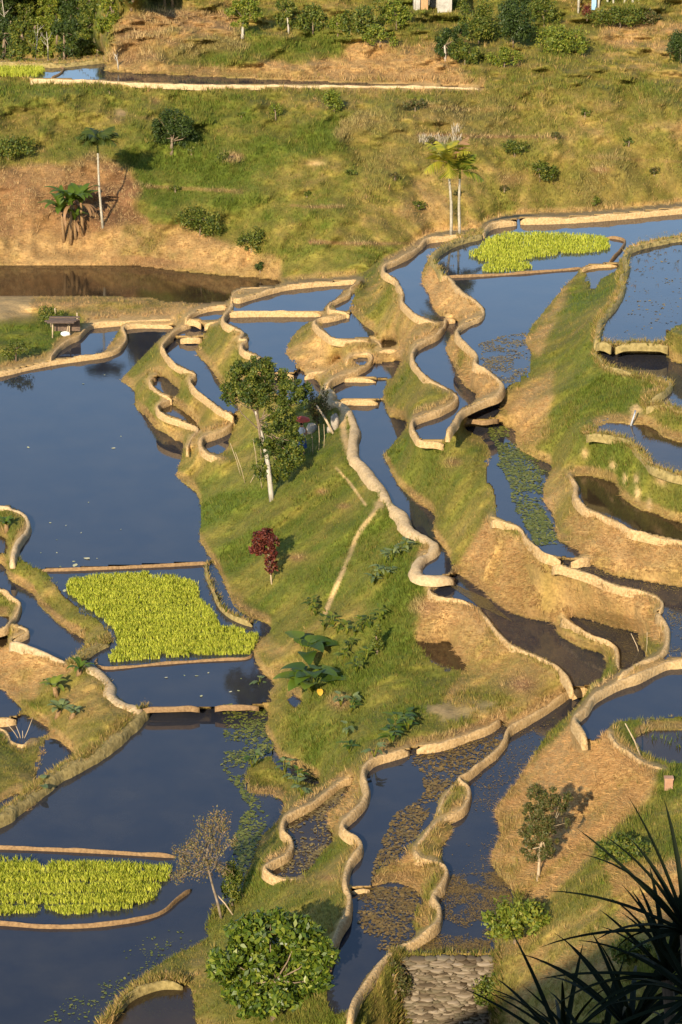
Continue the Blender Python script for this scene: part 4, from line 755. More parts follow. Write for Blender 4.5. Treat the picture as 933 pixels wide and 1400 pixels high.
# dark sword leaved plants close to the camera
def sword(label, ctr_px, Y, seed, n, L):
    c = at_y(ctr_px[0], ctr_px[1], Y); cand = [(q, gp(ctr_px[0], q)) for q in range(1390, 1600, 4)]; g = min(cand, key=lambda a: abs(a[1][1] - Y))[1]; g = np.array([c[0], Y, g[2]])
    t = thing('screw_pine', label, 'screw pine', tuple(g)); mb = MB(); mb.tube(smooth_line([g - (0, 0, .3), (g + c) / 2 + (.15, .1, 0), c], .3), .11, 8); mb.part('trunk', M['board'], t); rr = random.Random(seed)
    for i in range(n):
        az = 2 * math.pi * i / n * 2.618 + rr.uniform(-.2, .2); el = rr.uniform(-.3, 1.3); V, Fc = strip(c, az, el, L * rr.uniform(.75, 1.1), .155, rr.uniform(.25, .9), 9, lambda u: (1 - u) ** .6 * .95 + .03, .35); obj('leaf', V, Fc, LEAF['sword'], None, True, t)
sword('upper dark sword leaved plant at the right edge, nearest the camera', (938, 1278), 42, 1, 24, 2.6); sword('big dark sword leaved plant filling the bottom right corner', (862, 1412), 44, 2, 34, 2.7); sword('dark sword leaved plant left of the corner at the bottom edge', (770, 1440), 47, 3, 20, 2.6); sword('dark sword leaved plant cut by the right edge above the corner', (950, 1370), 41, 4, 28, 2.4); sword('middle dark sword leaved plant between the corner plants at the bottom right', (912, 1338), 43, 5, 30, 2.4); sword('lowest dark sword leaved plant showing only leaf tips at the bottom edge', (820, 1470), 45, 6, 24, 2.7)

# ---- rice
M['rice'] = leaf_mat('rice', [(.46, .53, .05), (.64, .68, .09), (.78, .76, .14)], .4, .6, .2, (1.15, 1.1, .6))
def rice(pg, z, h, label, seed, dx=.07, dy=.15):
    P = at([p[0] for p in pg], [p[1] for p in pg], z); x0, y0 = P[:, 0].min(), P[:, 1].min(); g = np.random.default_rng(seed)
    U, W = np.meshgrid(np.arange(x0, P[:, 0].max(), dx), np.arange(y0, P[:, 1].max(), dy)); U = U + g.normal(0, .02, U.shape); W = W + g.normal(0, .025, W.shape) + .12 * fbm(U, U * 0, 2.5, seed)
    W = W + .22 * np.floor((W - y0) / .6)
    k = inside([(a, b) for a, b in P[:, :2]], U + .1 * vnoise(U, W, .5, 4), W); U, W = U[k], W[k]; k = g.uniform(0, 1, len(U)) > .04 + .22 * (vnoise(U, W, .7, 8) > .62); U, W = U[k], W[k]
    nb = 8; n = len(U) * nb; bx = np.repeat(U, nb) + g.normal(0, .025, n); by = np.repeat(W, nb) + g.normal(0, .03, n); hh = h * g.uniform(.65, 1.12, n) * (1 + .18 * np.repeat(fbm(U, W, 1.8, seed + 2), nb)); a = g.uniform(0, 6.28, n); ln = g.uniform(.01, .12, n) * hh / h
    B = np.stack([bx, by, np.full(n, z - .02)], -1); s = np.stack([np.cos(a + 1.57), np.sin(a + 1.57), 0 * a], -1) * .0075; Mx = B + np.stack([np.cos(a) * ln * .35, np.sin(a) * ln * .35, hh * .65], -1); Tp = B + np.stack([np.cos(a) * ln * 1.1, np.sin(a) * ln * 1.1, hh], -1)
    V = np.stack([B - s, B + s, Mx + s * 1.1, Tp, Mx - s * 1.1], 1).reshape(-1, 3); o = single('rice_seedlings', V, np.arange(5 * n).reshape(n, 5), M['rice'], label, 'rice', None, None, False); tag(o, kind='stuff')
rice([(90,806),(97,795),(130,789),(205,785),(207,790),(250,791),(268,800),(275,812),(277,824),(290,834),(300,856),(315,858),(350,869),(354,878),(348,889),(335,897),(240,899),(180,904),(152,906),(148,898),(164,886),(162,876),(155,862),(140,848),(115,830),(100,818)], .4, .25, 'bright yellow green patch of rice seedlings in the left pond', 1)
rice([(-120,1175),(50,1178),(54,1190),(64,1190),(70,1178),(235,1187),(232,1202),(222,1214),(215,1228),(190,1240),(150,1247),(135,1248),(140,1240),(120,1252),(85,1252),(62,1244),(52,1236),(54,1248),(0,1252),(-120,1252)], 0, .25, 'bright yellow green rice seedlings in the bottom left pond', 2)
rice([(640,349),(655,340),(672,326),(690,320),(720,320),(800,322),(826,325),(834,331),(832,341),(815,345),(760,349),(720,356),(695,362),(660,359)], lf(7.6), .25, 'wide yellow green patch of rice seedlings in the upper right pond', 3, .1, .2)
rice([(655,367),(670,361),(700,359),(725,361),(730,366),(715,371),(680,373),(660,371)], lf(7.6), .22, 'small oval patch of rice seedlings in front of the wide upper one', 4, .1, .2)
rice([(-100,95),(0,94),(60,95),(62,99),(52,105),(0,105),(-100,104)], 9.2, .4, 'small patch of rice seedlings in the far pond at the top left', 5, .11, .22)

# ---- floating weed and litter
def floaters(name, regions, z, n, size, cols, label, cat, seed, thr=.1, sc=1.2, rise=.03, attr=None):
    g = np.random.default_rng(seed); P = []
    for pg in regions:
        q = np.array(pg); A = (np.ptp(q[:, 0])) * (np.ptp(q[:, 1])); n = int(n * 3.4) if cat == 'water weed' else n; size = size * .38 if cat == 'water weed' else size; m = int(n * 5); x = g.uniform(q[:, 0].min(), q[:, 0].max(), m); y = g.uniform(q[:, 1].min(), q[:, 1].max(), m)
        wx = at(x, y, 3.0); jx = 9 * fbm(wx[:, 0], wx[:, 1], 1.6, seed + 5); k = inside(pg, x + jx, y + jx * .6); fi, fj = ij(x, y); pk = pond[np.clip(np.rint(fi).astype(int), 0, NY - 1), np.clip(np.rint(fj).astype(int), 0, NX - 1)]; k &= pk >= 0; x, y = x[k], y[k]
        zz = np.array([PONDS[i][0] for i in pk[k]]); w_ = at(x, y, zz); k = .62 * fbm(w_[:, 0], w_[:, 1], sc, seed, 5) + g.uniform(-.62, .62, len(x)) > thr + .25; P.append(w_[k][:n])
    P = np.concatenate(P); P[:, 2] += g.uniform(.006, rise, len(P)); m = len(P); a = g.uniform(0, 6.28, m); L = size * (.35 + 1.6 * g.uniform(0, 1, m) ** 2.5); V = []
    d = np.stack([np.cos(a), np.sin(a), g.uniform(-.08, .25, m)], -1) * L[:, None]; s = np.stack([-np.sin(a), np.cos(a), g.uniform(-.1, .1, m)], -1) * L[:, None] * .55
    V = np.stack([P - d, P + s * .9 - d * .3, P + s + d * .3, P + d, P - s + d * .4, P - s * .8 - d * .4], 1); V[:, :, 2] = np.maximum(V[:, :, 2], P[:, None, 2] - .008)
    o = single(name, V.reshape(-1, 3), np.arange(6 * m).reshape(m, 6), cols, label, cat, None, None, False); tag(o, kind='stuff')
GREENW = leaf_mat('weed_green', [(.07, .09, .015), (.13, .15, .025), (.2, .19, .04)], .1); GOLDW = leaf_mat('weed_gold', [(.09, .055, .016), (.17, .105, .026), (.25, .16, .045), (.11, .08, .022)], .1); BROWNW = leaf_mat('weed_brown', [(.12, .08, .03), (.2, .145, .05), (.28, .21, .08)], .1); PALEW = leaf_mat('litter', [(.5, .5, .2), (.6, .55, .35), (.35, .4, .1)], .2)
floaters('water_weed', [[(668,585),(690,583),(712,612),(750,640),(742,690),(757,720),(770,745),(735,752),(715,715),(690,650)]], 6.4, 2600, .16, GREENW, 'green water weed choking the middle of the weedy stream', 'water weed', 3, -.02)
floaters('water_weed', [[(300,960),(372,966),(375,1030),(340,1050),(380,1092),(345,1178),(330,1230),(318,1150),(340,1100),(300,1040)]], 0, 1700, .16, GREENW, 'green water weed along the right shore of the lower left pond', 'water weed', 4, .06)
floaters('water_weed', [[(690,960),(780,945),(740,1010),(690,1080),(680,1130),(690,1190),(640,1230),(605,1180),(640,1120),(650,1060)], [(605,1200),(690,1190),(700,1240),(660,1300),(575,1300)]], 2.6, 2600, .15, GOLDW, 'golden brown weed floating on the right hand lower stream', 'water weed', 5, .12)
floaters('water_weed', [[(560,1030),(680,990),(690,1015),(600,1090),(555,1160),(505,1215),(520,1140),(580,1080)]], 2.4, 3000, .15, GOLDW, 'golden weed floating in the dark lower stream left of the dividing bund', 'water weed', 6, .05)
floaters('water_weed', [[(485,1060),(400,1110),(385,1200),(440,1190),(456,1130)]], 1.4, 1200, .14, BROWNW, 'brown weed filling the hanging pool above the lower left pond', 'water weed', 7, -.05)
floaters('water_weed', [[(500,1212),(580,1212),(575,1290),(520,1300),(490,1260)]], 2.25, 650, .14, GOLDW, 'golden weed on the small pond left of the stone wall', 'water weed', 8, .05)
floaters('water_weed', [[(640,830),(760,855),(830,900),(810,940),(750,930),(690,860)], [(780,842),(875,868),(880,900),(850,918),(840,880)], [(600,790),(660,815),(700,850),(650,826)]], 3.6, 1500, .16, BROWNW, 'brown green weed over the shaded shallow pools below the tan wall', 'water weed', 9, .02)
floaters('water_weed', [[(905,830),(960,835),(1000,870),(930,893),(912,895)], [(760,768),(930,805),(930,825),(860,800)]], 6.2, 700, .16, BROWNW, 'brown weed on the shaded water along the top of the tan wall', 'water weed', 10, .05)
floaters('water_weed', [[(655,470),(722,455),(722,520),(680,530),(655,500)]], 7.6, 800, .13, BROWNW, 'thin brown scum in the shallow lower end of the big upper pond', 'water weed', 11, .12, 1.0, .012)
floaters('water_weed', [[(860,345),(1000,330),(1000,450),(830,460)]], 10.2, 320, .14, BROWNW, 'sparse brown specks of weed on the speckled pond at right', 'water weed', 12, .2, .8, .02)
floaters('water_weed', [[(868,1005),(1000,1000),(1000,1045),(880,1035)], [(166,1345),(264,1345),(264,1400),(150,1400)], [(410,964),(450,964),(450,1010),(415,1010)], [(375,1020),(440,1070),(420,1075)]], 5.9, 900, .13, GREENW, 'green weed in the small muddy garden pools', 'water weed', 13, -.1, 1.2, .1)
floaters('water_weed', [[(230,1270),(290,1280),(200,1335),(130,1400),(60,1400),(110,1345)]], 0, 500, .12, GREENW, 'thin green weed along the near shore of the bottom left pond', 'water weed', 14, .15)
floaters('leaf_litter', [[(40,690),(80,690),(150,775),(60,775)], [(60,785),(100,810),(160,880),(150,860)], [(130,915),(360,905),(360,955),(180,955)], [(0,505),(150,500),(260,740),(30,740)]], .4, 9, .13, PALEW, 'pale fallen leaves floating here and there on the big left ponds', 'leaf litter', 15, -1)

# ---- grass and straw on the ground
gi = np.gradient(G, axis=0); gj = np.gradient(G, axis=1); Nn = np.cross(gj, gi); Nn /= np.linalg.norm(Nn, axis=-1)[..., None] + 1e-9; Nn *= np.sign(Nn[..., 2:3] + 1e-9)
okm = (~dil(wet, 1)) & (~dil(bundm, 2)) & (em < .45) & (Y > -30) & (Y < 1440) & (X > -150) & (X < 1120) & (Nn[..., 2] > .12)
def scatter(name, mask, wgt, n, nb, hgt, wid, lay, label, cat, seed, colf):
    g = np.random.default_rng(seed); c = np.argwhere(mask); pw = wgt[mask]; pw = pw / pw.sum(); q = c[g.choice(len(c), n, p=pw)]; i, j = q[:, 0], q[:, 1]
    B0 = G[i, j] + gj[i, j] * g.uniform(-.5, .5, n)[:, None] + gi[i, j] * g.uniform(-.5, .5, n)[:, None]; N = Nn[i, j]; dn = np.stack([N[:, 0], N[:, 1], 0 * N[:, 0]], -1); dn /= np.linalg.norm(dn, axis=1)[:, None] + .15; dn[:, 2] -= np.sqrt(np.clip(1 - N[:, 2] ** 2, 0, 1)) * .8
    col = colf(i, j, g); B = np.repeat(B0, nb, 0); D = np.repeat(dn, nb, 0); m = n * nb; cc = np.repeat(col, nb, 0) * g.uniform(.7, 1.35, (m, 1))
    hs = hgt(i, j); h = np.repeat(hs, nb) * g.uniform(.5, 1.25, m); a = g.uniform(0, 6.28, m); r = np.stack([np.cos(a), np.sin(a), 0 * a], -1); B = B + r * (np.repeat(hs, nb) * g.uniform(0, .5, m))[:, None]
    d = (1 - lay) * (np.array([0, 0, 1.0]) + r * g.uniform(.1, .6, m)[:, None]) + lay * (D + r * .35 + np.array([0, 0, .25])); d /= np.linalg.norm(d, axis=1)[:, None]
    s = np.cross(d, g.normal(size=(m, 3))); s /= np.linalg.norm(s, axis=1)[:, None] + 1e-9; s *= (wid * h)[:, None]
    V = np.stack([B - s - (0, 0, .03), B + s - (0, 0, .03), B + d * h[:, None]], 1).reshape(-1, 3); o = single(name, V, np.arange(3 * m).reshape(m, 3), M['blades'], label, cat, None, np.repeat(cc, 3, 0), False); tag(o, kind='stuff')
farf = np.clip((420 - Y) / 300, 0, 1)
def gcol(i, j, g): return ground_col(np.clip(gm[i, j] + g.normal(0, .16, len(i)), 0, 1), np.clip(bm[i, j] * .9, 0, 1), 0 * em[i, j]) * 1.15
scatter('grass', okm, np.clip(1 - .75 * toe - .6 * crest, .05, 1) * (.25 + gm) * (1 + .5 * n2), 90000, 5, lambda i, j: .10 + .08 * np.clip(n1[i, j], 0, 1) + .15 * farf[i, j], .08, .15, 'green and olive grass covering the slopes and terrace faces', 'grass', 1, gcol)
scatter('dry_straw', okm & (gm < .34), (.5 - gm) * (1 + .4 * n1), 30000, 5, lambda i, j: .20 + .10 * farf[i, j] + .06 * n1[i, j], .035, .82, 'dry tan straw hanging down the terrace walls and banks', 'straw', 2, lambda i, j, g: (ground_col(gm[i, j] * .6, bm[i, j], 0 * em[i, j]) * g.uniform(.6, 1.4, (len(i), 1)) * np.array([1.05, .98, .95])))
edge = dil(bundm, 5) & okm; scatter('grass_tufts', okm, np.where(edge, 1.6, .05 + .9 * (n1 > .35) * (gm > .3)), 9500, 7, lambda i, j: .22 + .2 * farf[i, j], .07, .1, 'taller grass tufts along the bunds and scattered over the slopes', 'grass', 3, gcol)
shore = dil(wet, 2) & (~wet) & (~dil(bundm, 2)) & (Y > -20) & (Y < 1410) & (em < .5); scatter('shore_grass', shore, np.ones(X.shape), 6000, 5, lambda i, j: .11 + .08 * farf[i, j], .09, .45, 'short grass fringing the water at the pond shores', 'grass', 4, gcol)
GB = [pts for kd, wd, zc, pts, lab in BUNDS if kd == 'g']; gmask = np.zeros(X.shape, bool)
for pts in GB:
    L = smooth_line(pts, 1.0); fi, fj = ij(L[:, 0], L[:, 1]); gmask[np.clip(np.rint(fi).astype(int), 0, NY - 1), np.clip(np.rint(fj).astype(int), 0, NX - 1)] = True
gmask = dil(gmask, 3); scatter('bund_grass', gmask & (X < 990) & (X > -40), np.ones(X.shape), 7000, 6, lambda i, j: .2 + 0 * X[i, j], .09, .3, 'rough grass growing over the weedy bunds', 'grass', 5, lambda i, j, g: ground_col(np.clip(.42 + g.normal(0, .2, len(i)), 0, 1), 0 * bm[i, j], 0 * em[i, j]) * 1.1)

wallm = inside([(535, 1296), (690, 1296), (690, 1410), (535, 1410)], X, Y); scatter('wall_weeds', wallm, np.where((X < 562) | (X > 656) | (Y < 1309), 1.0, .05), 900, 7, lambda i, j: .2 + 0 * X[i, j], .08, .25, 'grass and weeds growing over the edges and joints of the stone wall', 'weeds', 9, lambda i, j, g: ground_col(np.clip(.6 + g.normal(0, .25, len(i)), 0, 1), 0 * bm[i, j], 0 * em[i, j]))
# ---- the wooden lean-to, houses, wall and small things
def W(px, py, dz=0): return gp(px, py) + (0, 0, dz)
b = W(88, 462); t = thing('lean_to', 'open wooden lean-to with a flat plank roof on the grass by the left pond', 'shelter', tuple(b)); s = mpp(b)
pl = at_y(70, 466, b[1]); legs = [(72, 462), (86, 458), (95, 458), (103, 454)]
for x, y in legs: mb = MB(); p = W(x, y); mb.tube([p - (0, 0, .2), np.array([p[0] + .05, p[1], b[2] + .95])], .045, 6); mb.part('post', M['deadwood'], t)
for x in (74, 104): mb = MB(); p = W(x, 456); mb.tube([p + (0, 1.1, -.2), np.array([p[0], p[1] + 1.1, b[2] + 1.0])], .045, 6); mb.part('post', M['deadwood'], t)
mb = MB(); p = W(90, 459); mb.tube([p - (0, 0, .1), np.array([p[0] + .25, p[1], b[2] + .9])], .03, 5); mb.part('brace', M['deadwood'], t)
c = at_y(86, 440, b[1] + .45); rr = random.Random(4)
M['plank'] = rough_mat('plank', (.07, .05, .04), (.19, .13, .09), 5, .9, .6, .03, None, (1, 8, 1))
mb = MB()
for k in range(5): mb.box((b[0] - .1 + rr.uniform(-.12, .12), b[1] - .1 + k * .26, b[2] + 1.0 + rr.uniform(0, .05)), (1.65 + rr.uniform(-.2, .3), .24, .05), rr.uniform(-.04, .04))
mb.part('roof', M['plank'], t, False)
mb = MB(); mb.box((b[0] + .1, b[1] + .9, b[2] + .55), (1.6, .05, .75)); mb.part('back_boards', M['plank'], t, False)
M['cloth'] = rough_mat('cloth', (.62, .62, .6), (.8, .8, .78), 8, .9, .3, .03)
mb = MB(); mb.rock(W(90, 459, .12), (.3, .2, .16), 3); mb.single('sack', M['cloth'], 'whitish sack lying under the wooden lean-to', 'sack')
def house(name, label, base, wid, dep, hgt, build):
    b = W(*base); t = thing(name, label, 'house', tuple(b)); build(b, t); return t
M['concrete'] = rough_mat('concrete', (.26, .24, .2), (.45, .42, .36), 3, .9, .5, .05); M['tin'] = rough_mat('tin', (.3, .3, .32), (.5, .5, .52), 3, .5, .2, .02); M['wood'] = rough_mat('wood', (.34, .2, .09), (.5, .32, .16), 6, .85, .4, .02, None, (6, 6, .6))
def h1(b, t):
    for x, w_ in ((-1.15, .35), (.9, 1.1)): mb = MB(); mb.box((b[0] + x, b[1] + .1, b[2] + 1.0), (w_, .25, 2.5)); mb.part('wall', M['concrete'], t, False)
    mb = MB(); mb.box((b[0], b[1] + 2.4, b[2] + 1.0), (2.8, .2, 2.5)); mb.part('back_wall', M['concrete'], t, False); mb = MB(); mb.box((b[0] - .15, b[1] + 1.2, b[2] + 2.35), (3.6, 3.4, .12), 0, .12); mb.part('roof', M['tin'], t, False)
    mb = MB(); mb.box((b[0] - .65, b[1] + .02, b[2] + .8), (.55, .06, 2.0), .2); mb.part('door', M['wood'], t, False)
    for sx in (-1.4, 1.35): mb = MB(); mb.box((b[0] + sx, b[1] + 1.3, b[2] + 1.0), (.12, 2.2, 2.5)); mb.part('side_wall', M['concrete'], t, False)
house('stone_house', 'small grey walled house with a dark opening at the top edge, left of centre right', (592, 17), 2.6, 2, 2.4, h1)['label'] = 'small grey walled house with a dark opening cut by the top edge'
def h2(b, t):
    for x in (-2.55, -1.0, -.35, .1, 1.0, 1.6, 2.1, 2.6): mb = MB(); mb.tube([(b[0] + x, b[1], b[2] - .5), (b[0] + x + .02, b[1], b[2] + 1.9)], .09, 7); mb.part('post', M['palmbark'], t)
    mb = MB(); mb.box((b[0], b[1] + 2.2, b[2] + .7), (5.8, .15, 2.6)); mb.part('back_wall', M['board'], t, False); mb = MB(); mb.box((b[0], b[1] + 1.1, b[2] + 2.0), (6.0, 3.2, .18)); mb.part('floor', M['board'], t, False)
    mb = MB(); mb.box((b[0], b[1] + 1.1, b[2] + 3.1), (5.6, 2.8, 2.1)); mb.part('upper_wall', M['board'], t, False); mb = MB()
    for sg in (-1, 1): mb.box((b[0], b[1] + 1.1 + sg * 1.0, b[2] + 4.7), (6.4, 2.4, .1), 0, -sg * .6)
    mb.part('roof', M['tin'], t, False)
h = house('stilt_house', 'dark boarded house raised on pale posts at the top right edge', (836, 20), 5, 3, 4, h2)
b = h.location; mb = MB(); mb.box((b[0] - 1.35, b[1] + .1, b[2] + .95), (.35, .04, 1.2)); mb.single('cloth', rough_mat('bluecloth', (.2, .4, .6), (.35, .55, .75), 4), 'light blue cloth hanging between the posts of the stilt house', 'cloth', None, False)
bush('red leaved bush standing before the left posts of the stilt house', 803, 26, 14, 24, 260, .2, 'red', 95, name='red_bush')
# stone wall at the bottom edge
M['stone'] = leaf_mat('stone', [(.07, .05, .03), (.13, .10, .065), (.2, .155, .105), (.12, .10, .06), (.28, .225, .16), (.20, .155, .105)], .0, .95, .1); mb = MB(); rr = random.Random(3)
A, B_, C2, D2 = at(550, 1306, 3.66), at(670, 1306, 3.66), at(553, 1408, 1.0), at(664, 1408, 1.0); rows = 40
for r_ in range(rows):
    u = rr.uniform(-.05, .03); ue = rr.uniform(.95, 1.05)
    while u < ue:
        du = rr.uniform(.05, .2); v = (r_ + .5) / rows; uu = min(u + du / 2, 1); p = (A * (1 - uu) + B_ * uu) * (1 - v) + (C2 * (1 - uu) + D2 * uu) * v
        mb.rock(p + (0, -.14 + rr.uniform(-.07, .07), rr.uniform(-.02, .02)), (du * 3.4 * .5, .2, rr.uniform(.028, .05)), rr.randint(0, 9999)); u += du
mb.single('stone_wall', M['stone'], 'rough stacked stone retaining wall at the bottom edge below the lower stream', 'wall')
# person with a red umbrella under the tall tree
def skin_body(J, E, Rd):
    me = bpy.data.meshes.new('body'); me.from_pydata([tuple(j) for j in J], E, []); o = bpy.data.objects.new('tmp', me); COL.objects.link(o); md = o.modifiers.new('s', 'SKIN')
    sk = me.skin_vertices[0].data if me.skin_vertices else None
    if sk is None:
        import bmesh
        bm_ = bmesh.new(); bm_.from_mesh(me); bm_.verts.layers.skin.verify(); bm_.to_mesh(me); bm_.free(); sk = me.skin_vertices[0].data
    for v, r in zip(sk, Rd): v.radius = (r, r)
    sk[0].use_root = True; sb = o.modifiers.new('u', 'SUBSURF'); sb.levels = 2; sb.render_levels = 2; dg = bpy.context.evaluated_depsgraph_get(); dg.update(); ev = o.evaluated_get(dg).to_mesh()
    V = [tuple(v.co) for v in ev.vertices]; Fc = [tuple(p.vertices) for p in ev.polygons]; bpy.data.objects.remove(o); return V, Fc
M['skin'] = rough_mat('skin', (.32, .17, .1), (.4, .22, .13), 6, .6, .1, .01); M['bluewear'] = rough_mat('bluewear', (.03, .07, .2), (.06, .12, .32), 8, .9, .4, .02); M['shirt'] = rough_mat('shirt', (.6, .6, .62), (.75, .75, .76), 8, .9, .3, .02); M['hair'] = rough_mat('hair', (.01, .008, .007), (.025, .02, .016), 20, .5, .5, .01); M['umbrella'] = rough_mat('umbrella', (.42, .05, .03), (.58, .11, .06), 5, .6, .2, .01)
pb = W(413, 621); P_ = lambda x, y, z: (pb[0] + x, pb[1] + y, pb[2] + z)
J = [P_(0, 0, .86), P_(0, .01, 1.1), P_(0, 0, 1.32), P_(0, 0, 1.42), P_(0, -.03, 1.55), P_(.1, 0, .84), P_(.11, -.03, .46), P_(.11, .02, .06), P_(.11, -.14, .04), P_(-.1, 0, .84), P_(-.11, .0, .46), P_(-.11, .03, .06), P_(-.11, -.13, .04), P_(.19, 0, 1.32), P_(.25, -.06, 1.06), P_(.16, -.24, 1.14), P_(.11, -.3, 1.2), P_(-.19, 0, 1.32), P_(-.25, .0, 1.05), P_(-.22, -.12, .84), P_(-.2, -.17, .76)]
E = [(0, 1), (1, 2), (2, 3), (3, 4), (0, 5), (5, 6), (6, 7), (7, 8), (0, 9), (9, 10), (10, 11), (11, 12), (2, 13), (13, 14), (14, 15), (15, 16), (2, 17), (17, 18), (18, 19), (19, 20)]
Rd = [.13, .12, .13, .06, .105, .085, .06, .045, .035, .085, .06, .045, .035, .06, .045, .035, .03, .06, .045, .035, .03]
t = thing('person', 'person in blue and white clothes under a red umbrella beside the tall tree', 'person', tuple(pb)); V, Fc = skin_body(J, E, Rd); obj('body', V, Fc, M['skin'], None, True, t)
def ring_garment(lv, name, mat):
    mb = MB(); V = []; n = 14
    for z, rx, ry in lv: V += [P_(rx * math.cos(6.2832 * i / n), ry * math.sin(6.2832 * i / n), z) for i in range(n)]
    mb.add(V, [(a * n + i, a * n + (i + 1) % n, (a + 1) * n + (i + 1) % n, (a + 1) * n + i) for a in range(len(lv) - 1) for i in range(n)]); return mb.part(name, mat, t)
ring_garment([(.35, .26, .22), (.6, .23, .19), (.88, .19, .15), (1.0, .17, .14)], 'skirt', M['bluewear']); ring_garment([(.9, .19, .16), (1.1, .18, .15), (1.28, .21, .15), (1.38, .13, .12), (1.42, .08, .08)], 'shirt', M['shirt'])
mb = MB(); mb.rock(P_(0, .015, 1.61), (.105, .11, .09), 2); mb.part('hair', M['hair'], t)
mb = MB(); h0 = np.array(P_(.11, -.3, 1.16)); tp = np.array(P_(.03, -.06, 1.98)); t2 = thing('umbrella', 'small open red umbrella held up by the person beside the tall tree', 'umbrella', tuple(h0)); mb.tube([h0, tp], .012, 6); mb.part('shaft', M['deadwood'], t2)
V = []; n = 16
for r_, z in ((.02, .02), (.18, -.03), (.32, -.11), (.40, -.21)): V += [tuple(tp + (r_ * math.cos(6.2832 * i / n), r_ * math.sin(6.2832 * i / n), z + (.02 if i % 2 and r_ > .3 else 0))) for i in range(n)]
obj('canopy', V, [(a * n + i, a * n + (i + 1) % n, (a + 1) * n + (i + 1) % n, (a + 1) * n + i) for a in range(3) for i in range(n)] + [tuple(range(n))], M['umbrella'], None, False, t2)
# boulder, logs, sticks, block
M['chalk'] = rough_mat('chalk', (.24, .2, .15), (.44, .39, .32), 4, .9, .7, .06); mb = MB(); c = W(457, 588); mb.rock(c + (.05, .1, .35), (.24, .3, .5), 12); mb.rock(c + (-.2, -.1, .05), (.17, .2, .2), 13); mb.single('boulder', M['chalk'], 'big whitish boulder under the bend of the wide path bund', 'rock')
mb = MB(); c = W(417, 600); mb.rock(c + (.35, .5, .3), (.3, .25, .38), 14); mb.single('boulder', M['chalk'], 'greyish boulder half hidden behind the person with the umbrella', 'rock')
def stick(name, label, a, b_, r, up=0, mat='deadwood', cat='stick', group=None):
    p = gp(*a) - (0, 0, .12); q = at_y(b_[0], b_[1], p[1] + up); mb = MB(); mb.tube([p, (p + q) / 2 + (.03, 0, .03), q], [r, r * .9, r * .6], 6); return mb.single(name, M[mat], label, cat, group)
stick('leaning_log', 'pale log leaning against the rocks left of the wide path bund', (457, 592), (433, 554), .07, .5, cat='log'); stick('leaning_log', 'short pale log propped across the top of the whitish boulder', (452, 570), (470, 557), .05, .4, cat='log')
stick('bamboo_pole', 'thin pale pole leaning in the garden pool at the right', (878, 1034), (855, 989), .03); stick('bamboo_pole', 'thin pale stick leaning left in the shallow brown pools', (877, 898), (863, 866), .02); stick('bamboo_pole', 'thin pale stick upright in the shallow brown pools', (883, 897), (885, 864), .02); stick('fallen_branch', 'thin bare branch lying on the straw slope above the weedy stream', (716, 608), (736, 584), .03, 1.2, cat='branch')
stick('bamboo_pole', 'whitish pole propped from the slope to the leaning half bare tree', (321, 1250), (292, 1218), .03, .2); stick('fallen_branch', 'thin pale pole lying across the reservoir corner', (356, 388), (372, 383), .035, 1.0, cat='branch')
for k, (a, q) in enumerate([((336, 660), (322, 618)), ((340, 662), (352, 640)), ((330, 650), (315, 606)), ((352, 640), (346, 600)), ((359, 668), (352, 640)), ((436, 616), (436, 582)), ((443, 612), (443, 580)), ((428, 622), (426, 590))]): stick('bare_sapling', 'thin pale bare stem standing on the slope around the tall tree', a, q, .018, cat='sapling', group='bare stems round the tall tree')
for k, q in enumerate([(8, 987), (45, 981), (22, 992), (31, 999)]): stick('bare_twig', 'bare pale twig sticking out of the little pond at the left edge', (30, 1014), q, .018, cat='twig', group='bare twigs in the small left pond')
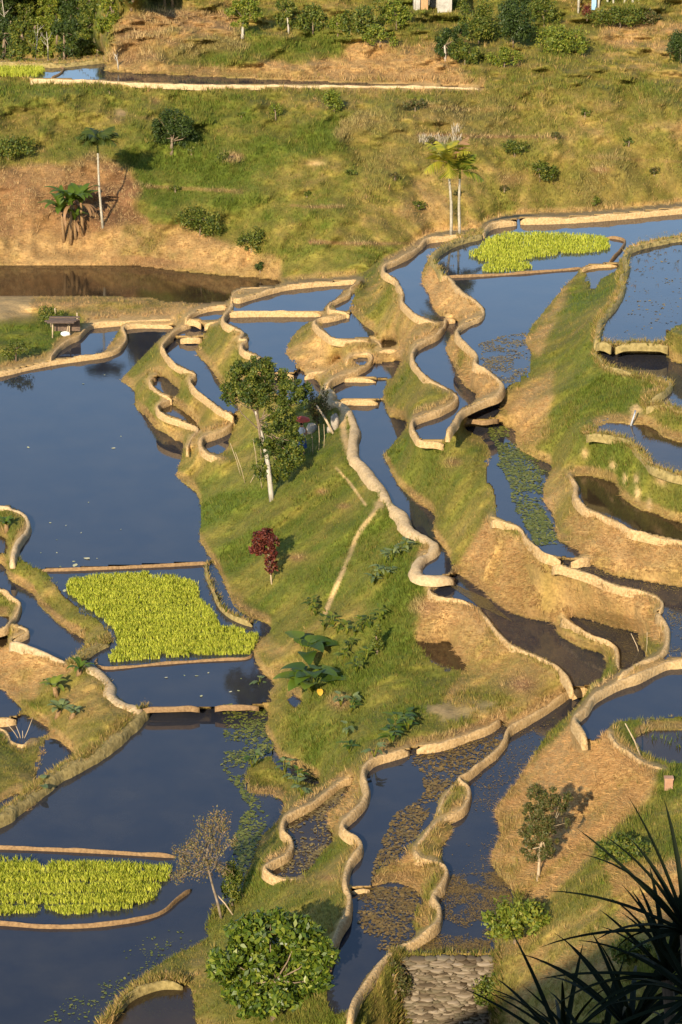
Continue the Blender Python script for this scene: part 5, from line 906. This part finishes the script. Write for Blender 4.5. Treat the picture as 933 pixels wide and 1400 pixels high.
b = W(914, 1078); t = thing('block', 'small pinkish block standing at the right edge on the grassy rim', 'block', tuple(b)); M['pink'] = rough_mat('pink', (.32, .17, .10), (.42, .25, .16), 6, .9, .4, .02); mb = MB(); mb.box(b + (0, 0, .17), (.27, .2, .4)); mb.part('body', M['pink'], t, False); mb = MB(); mb.box(b + (0, 0, .39), (.31, .24, .06)); mb.part('cap', M['pink'], t, False)
a, q = at(869, 562, lf(9.55)), at(863, 582, lf(9.0)); mb = MB(); mb.tube([a + (0, 0, .02), (a + q) / 2 + (0, -.15, .12), q], [.04, .035, .06], 7); M['foam'] = rough_mat('foam', (.3, .3, .3), (.5, .52, .54), 14, .3, .5, .02); tag(mb.part('pond_outlet_water', M['foam'], None), kind='structure')
# plume grass
for k, (x, y) in enumerate([(578, 196), (588, 196), (598, 197), (606, 196), (624, 182), (625, 196), (694, 78)]):
    b = W(x, y); rr = random.Random(k); V = []; Fc = []
    for i in range(26):
        v, f = strip(b + (rr.uniform(-.3, .3), rr.uniform(-.2, .2), -.05), rr.uniform(0, 6.28), rr.uniform(1.1, 1.5), rr.uniform(.5, .9), .05, rr.uniform(.3, 1), 4); m = len(V); V += v; Fc += [tuple(c + m for c in g) for g in f]
    single('plume_grass', V, Fc, LEAF['brown'] if k == 6 else leaf_mat('plume', [(.34, .29, .2), (.48, .42, .32)], .2), 'clump of whitish plume grass on the hillside above the golden palm' if k < 6 else 'clump of dry pale reeds among the bushes below the houses', 'grass clump', 'white plume grass above the palms' if k < 6 else None, None, False)
for k, (x, y) in enumerate([(905, 1022), (915, 1028), (925, 1018), (893, 1022), (884, 1012), (930, 1032)]):
    b = W(x, y); rr = random.Random(k + 40); V = []; Fc = []
    for i in range(22):
        v, f = strip(b + (rr.uniform(-.15, .15), rr.uniform(-.12, .12), -.05), rr.uniform(0, 6.28), rr.uniform(1.1, 1.5), rr.uniform(.35, .65), .035, rr.uniform(.2, .7), 4); m = len(V); V += v; Fc += [tuple(c + m for c in g) for g in f]
    single('reed_clump', V, Fc, LEAF['mid'], 'clump of short green reeds in the garden pool at the right edge', 'reeds', 'reeds in the right garden pool', None, False)
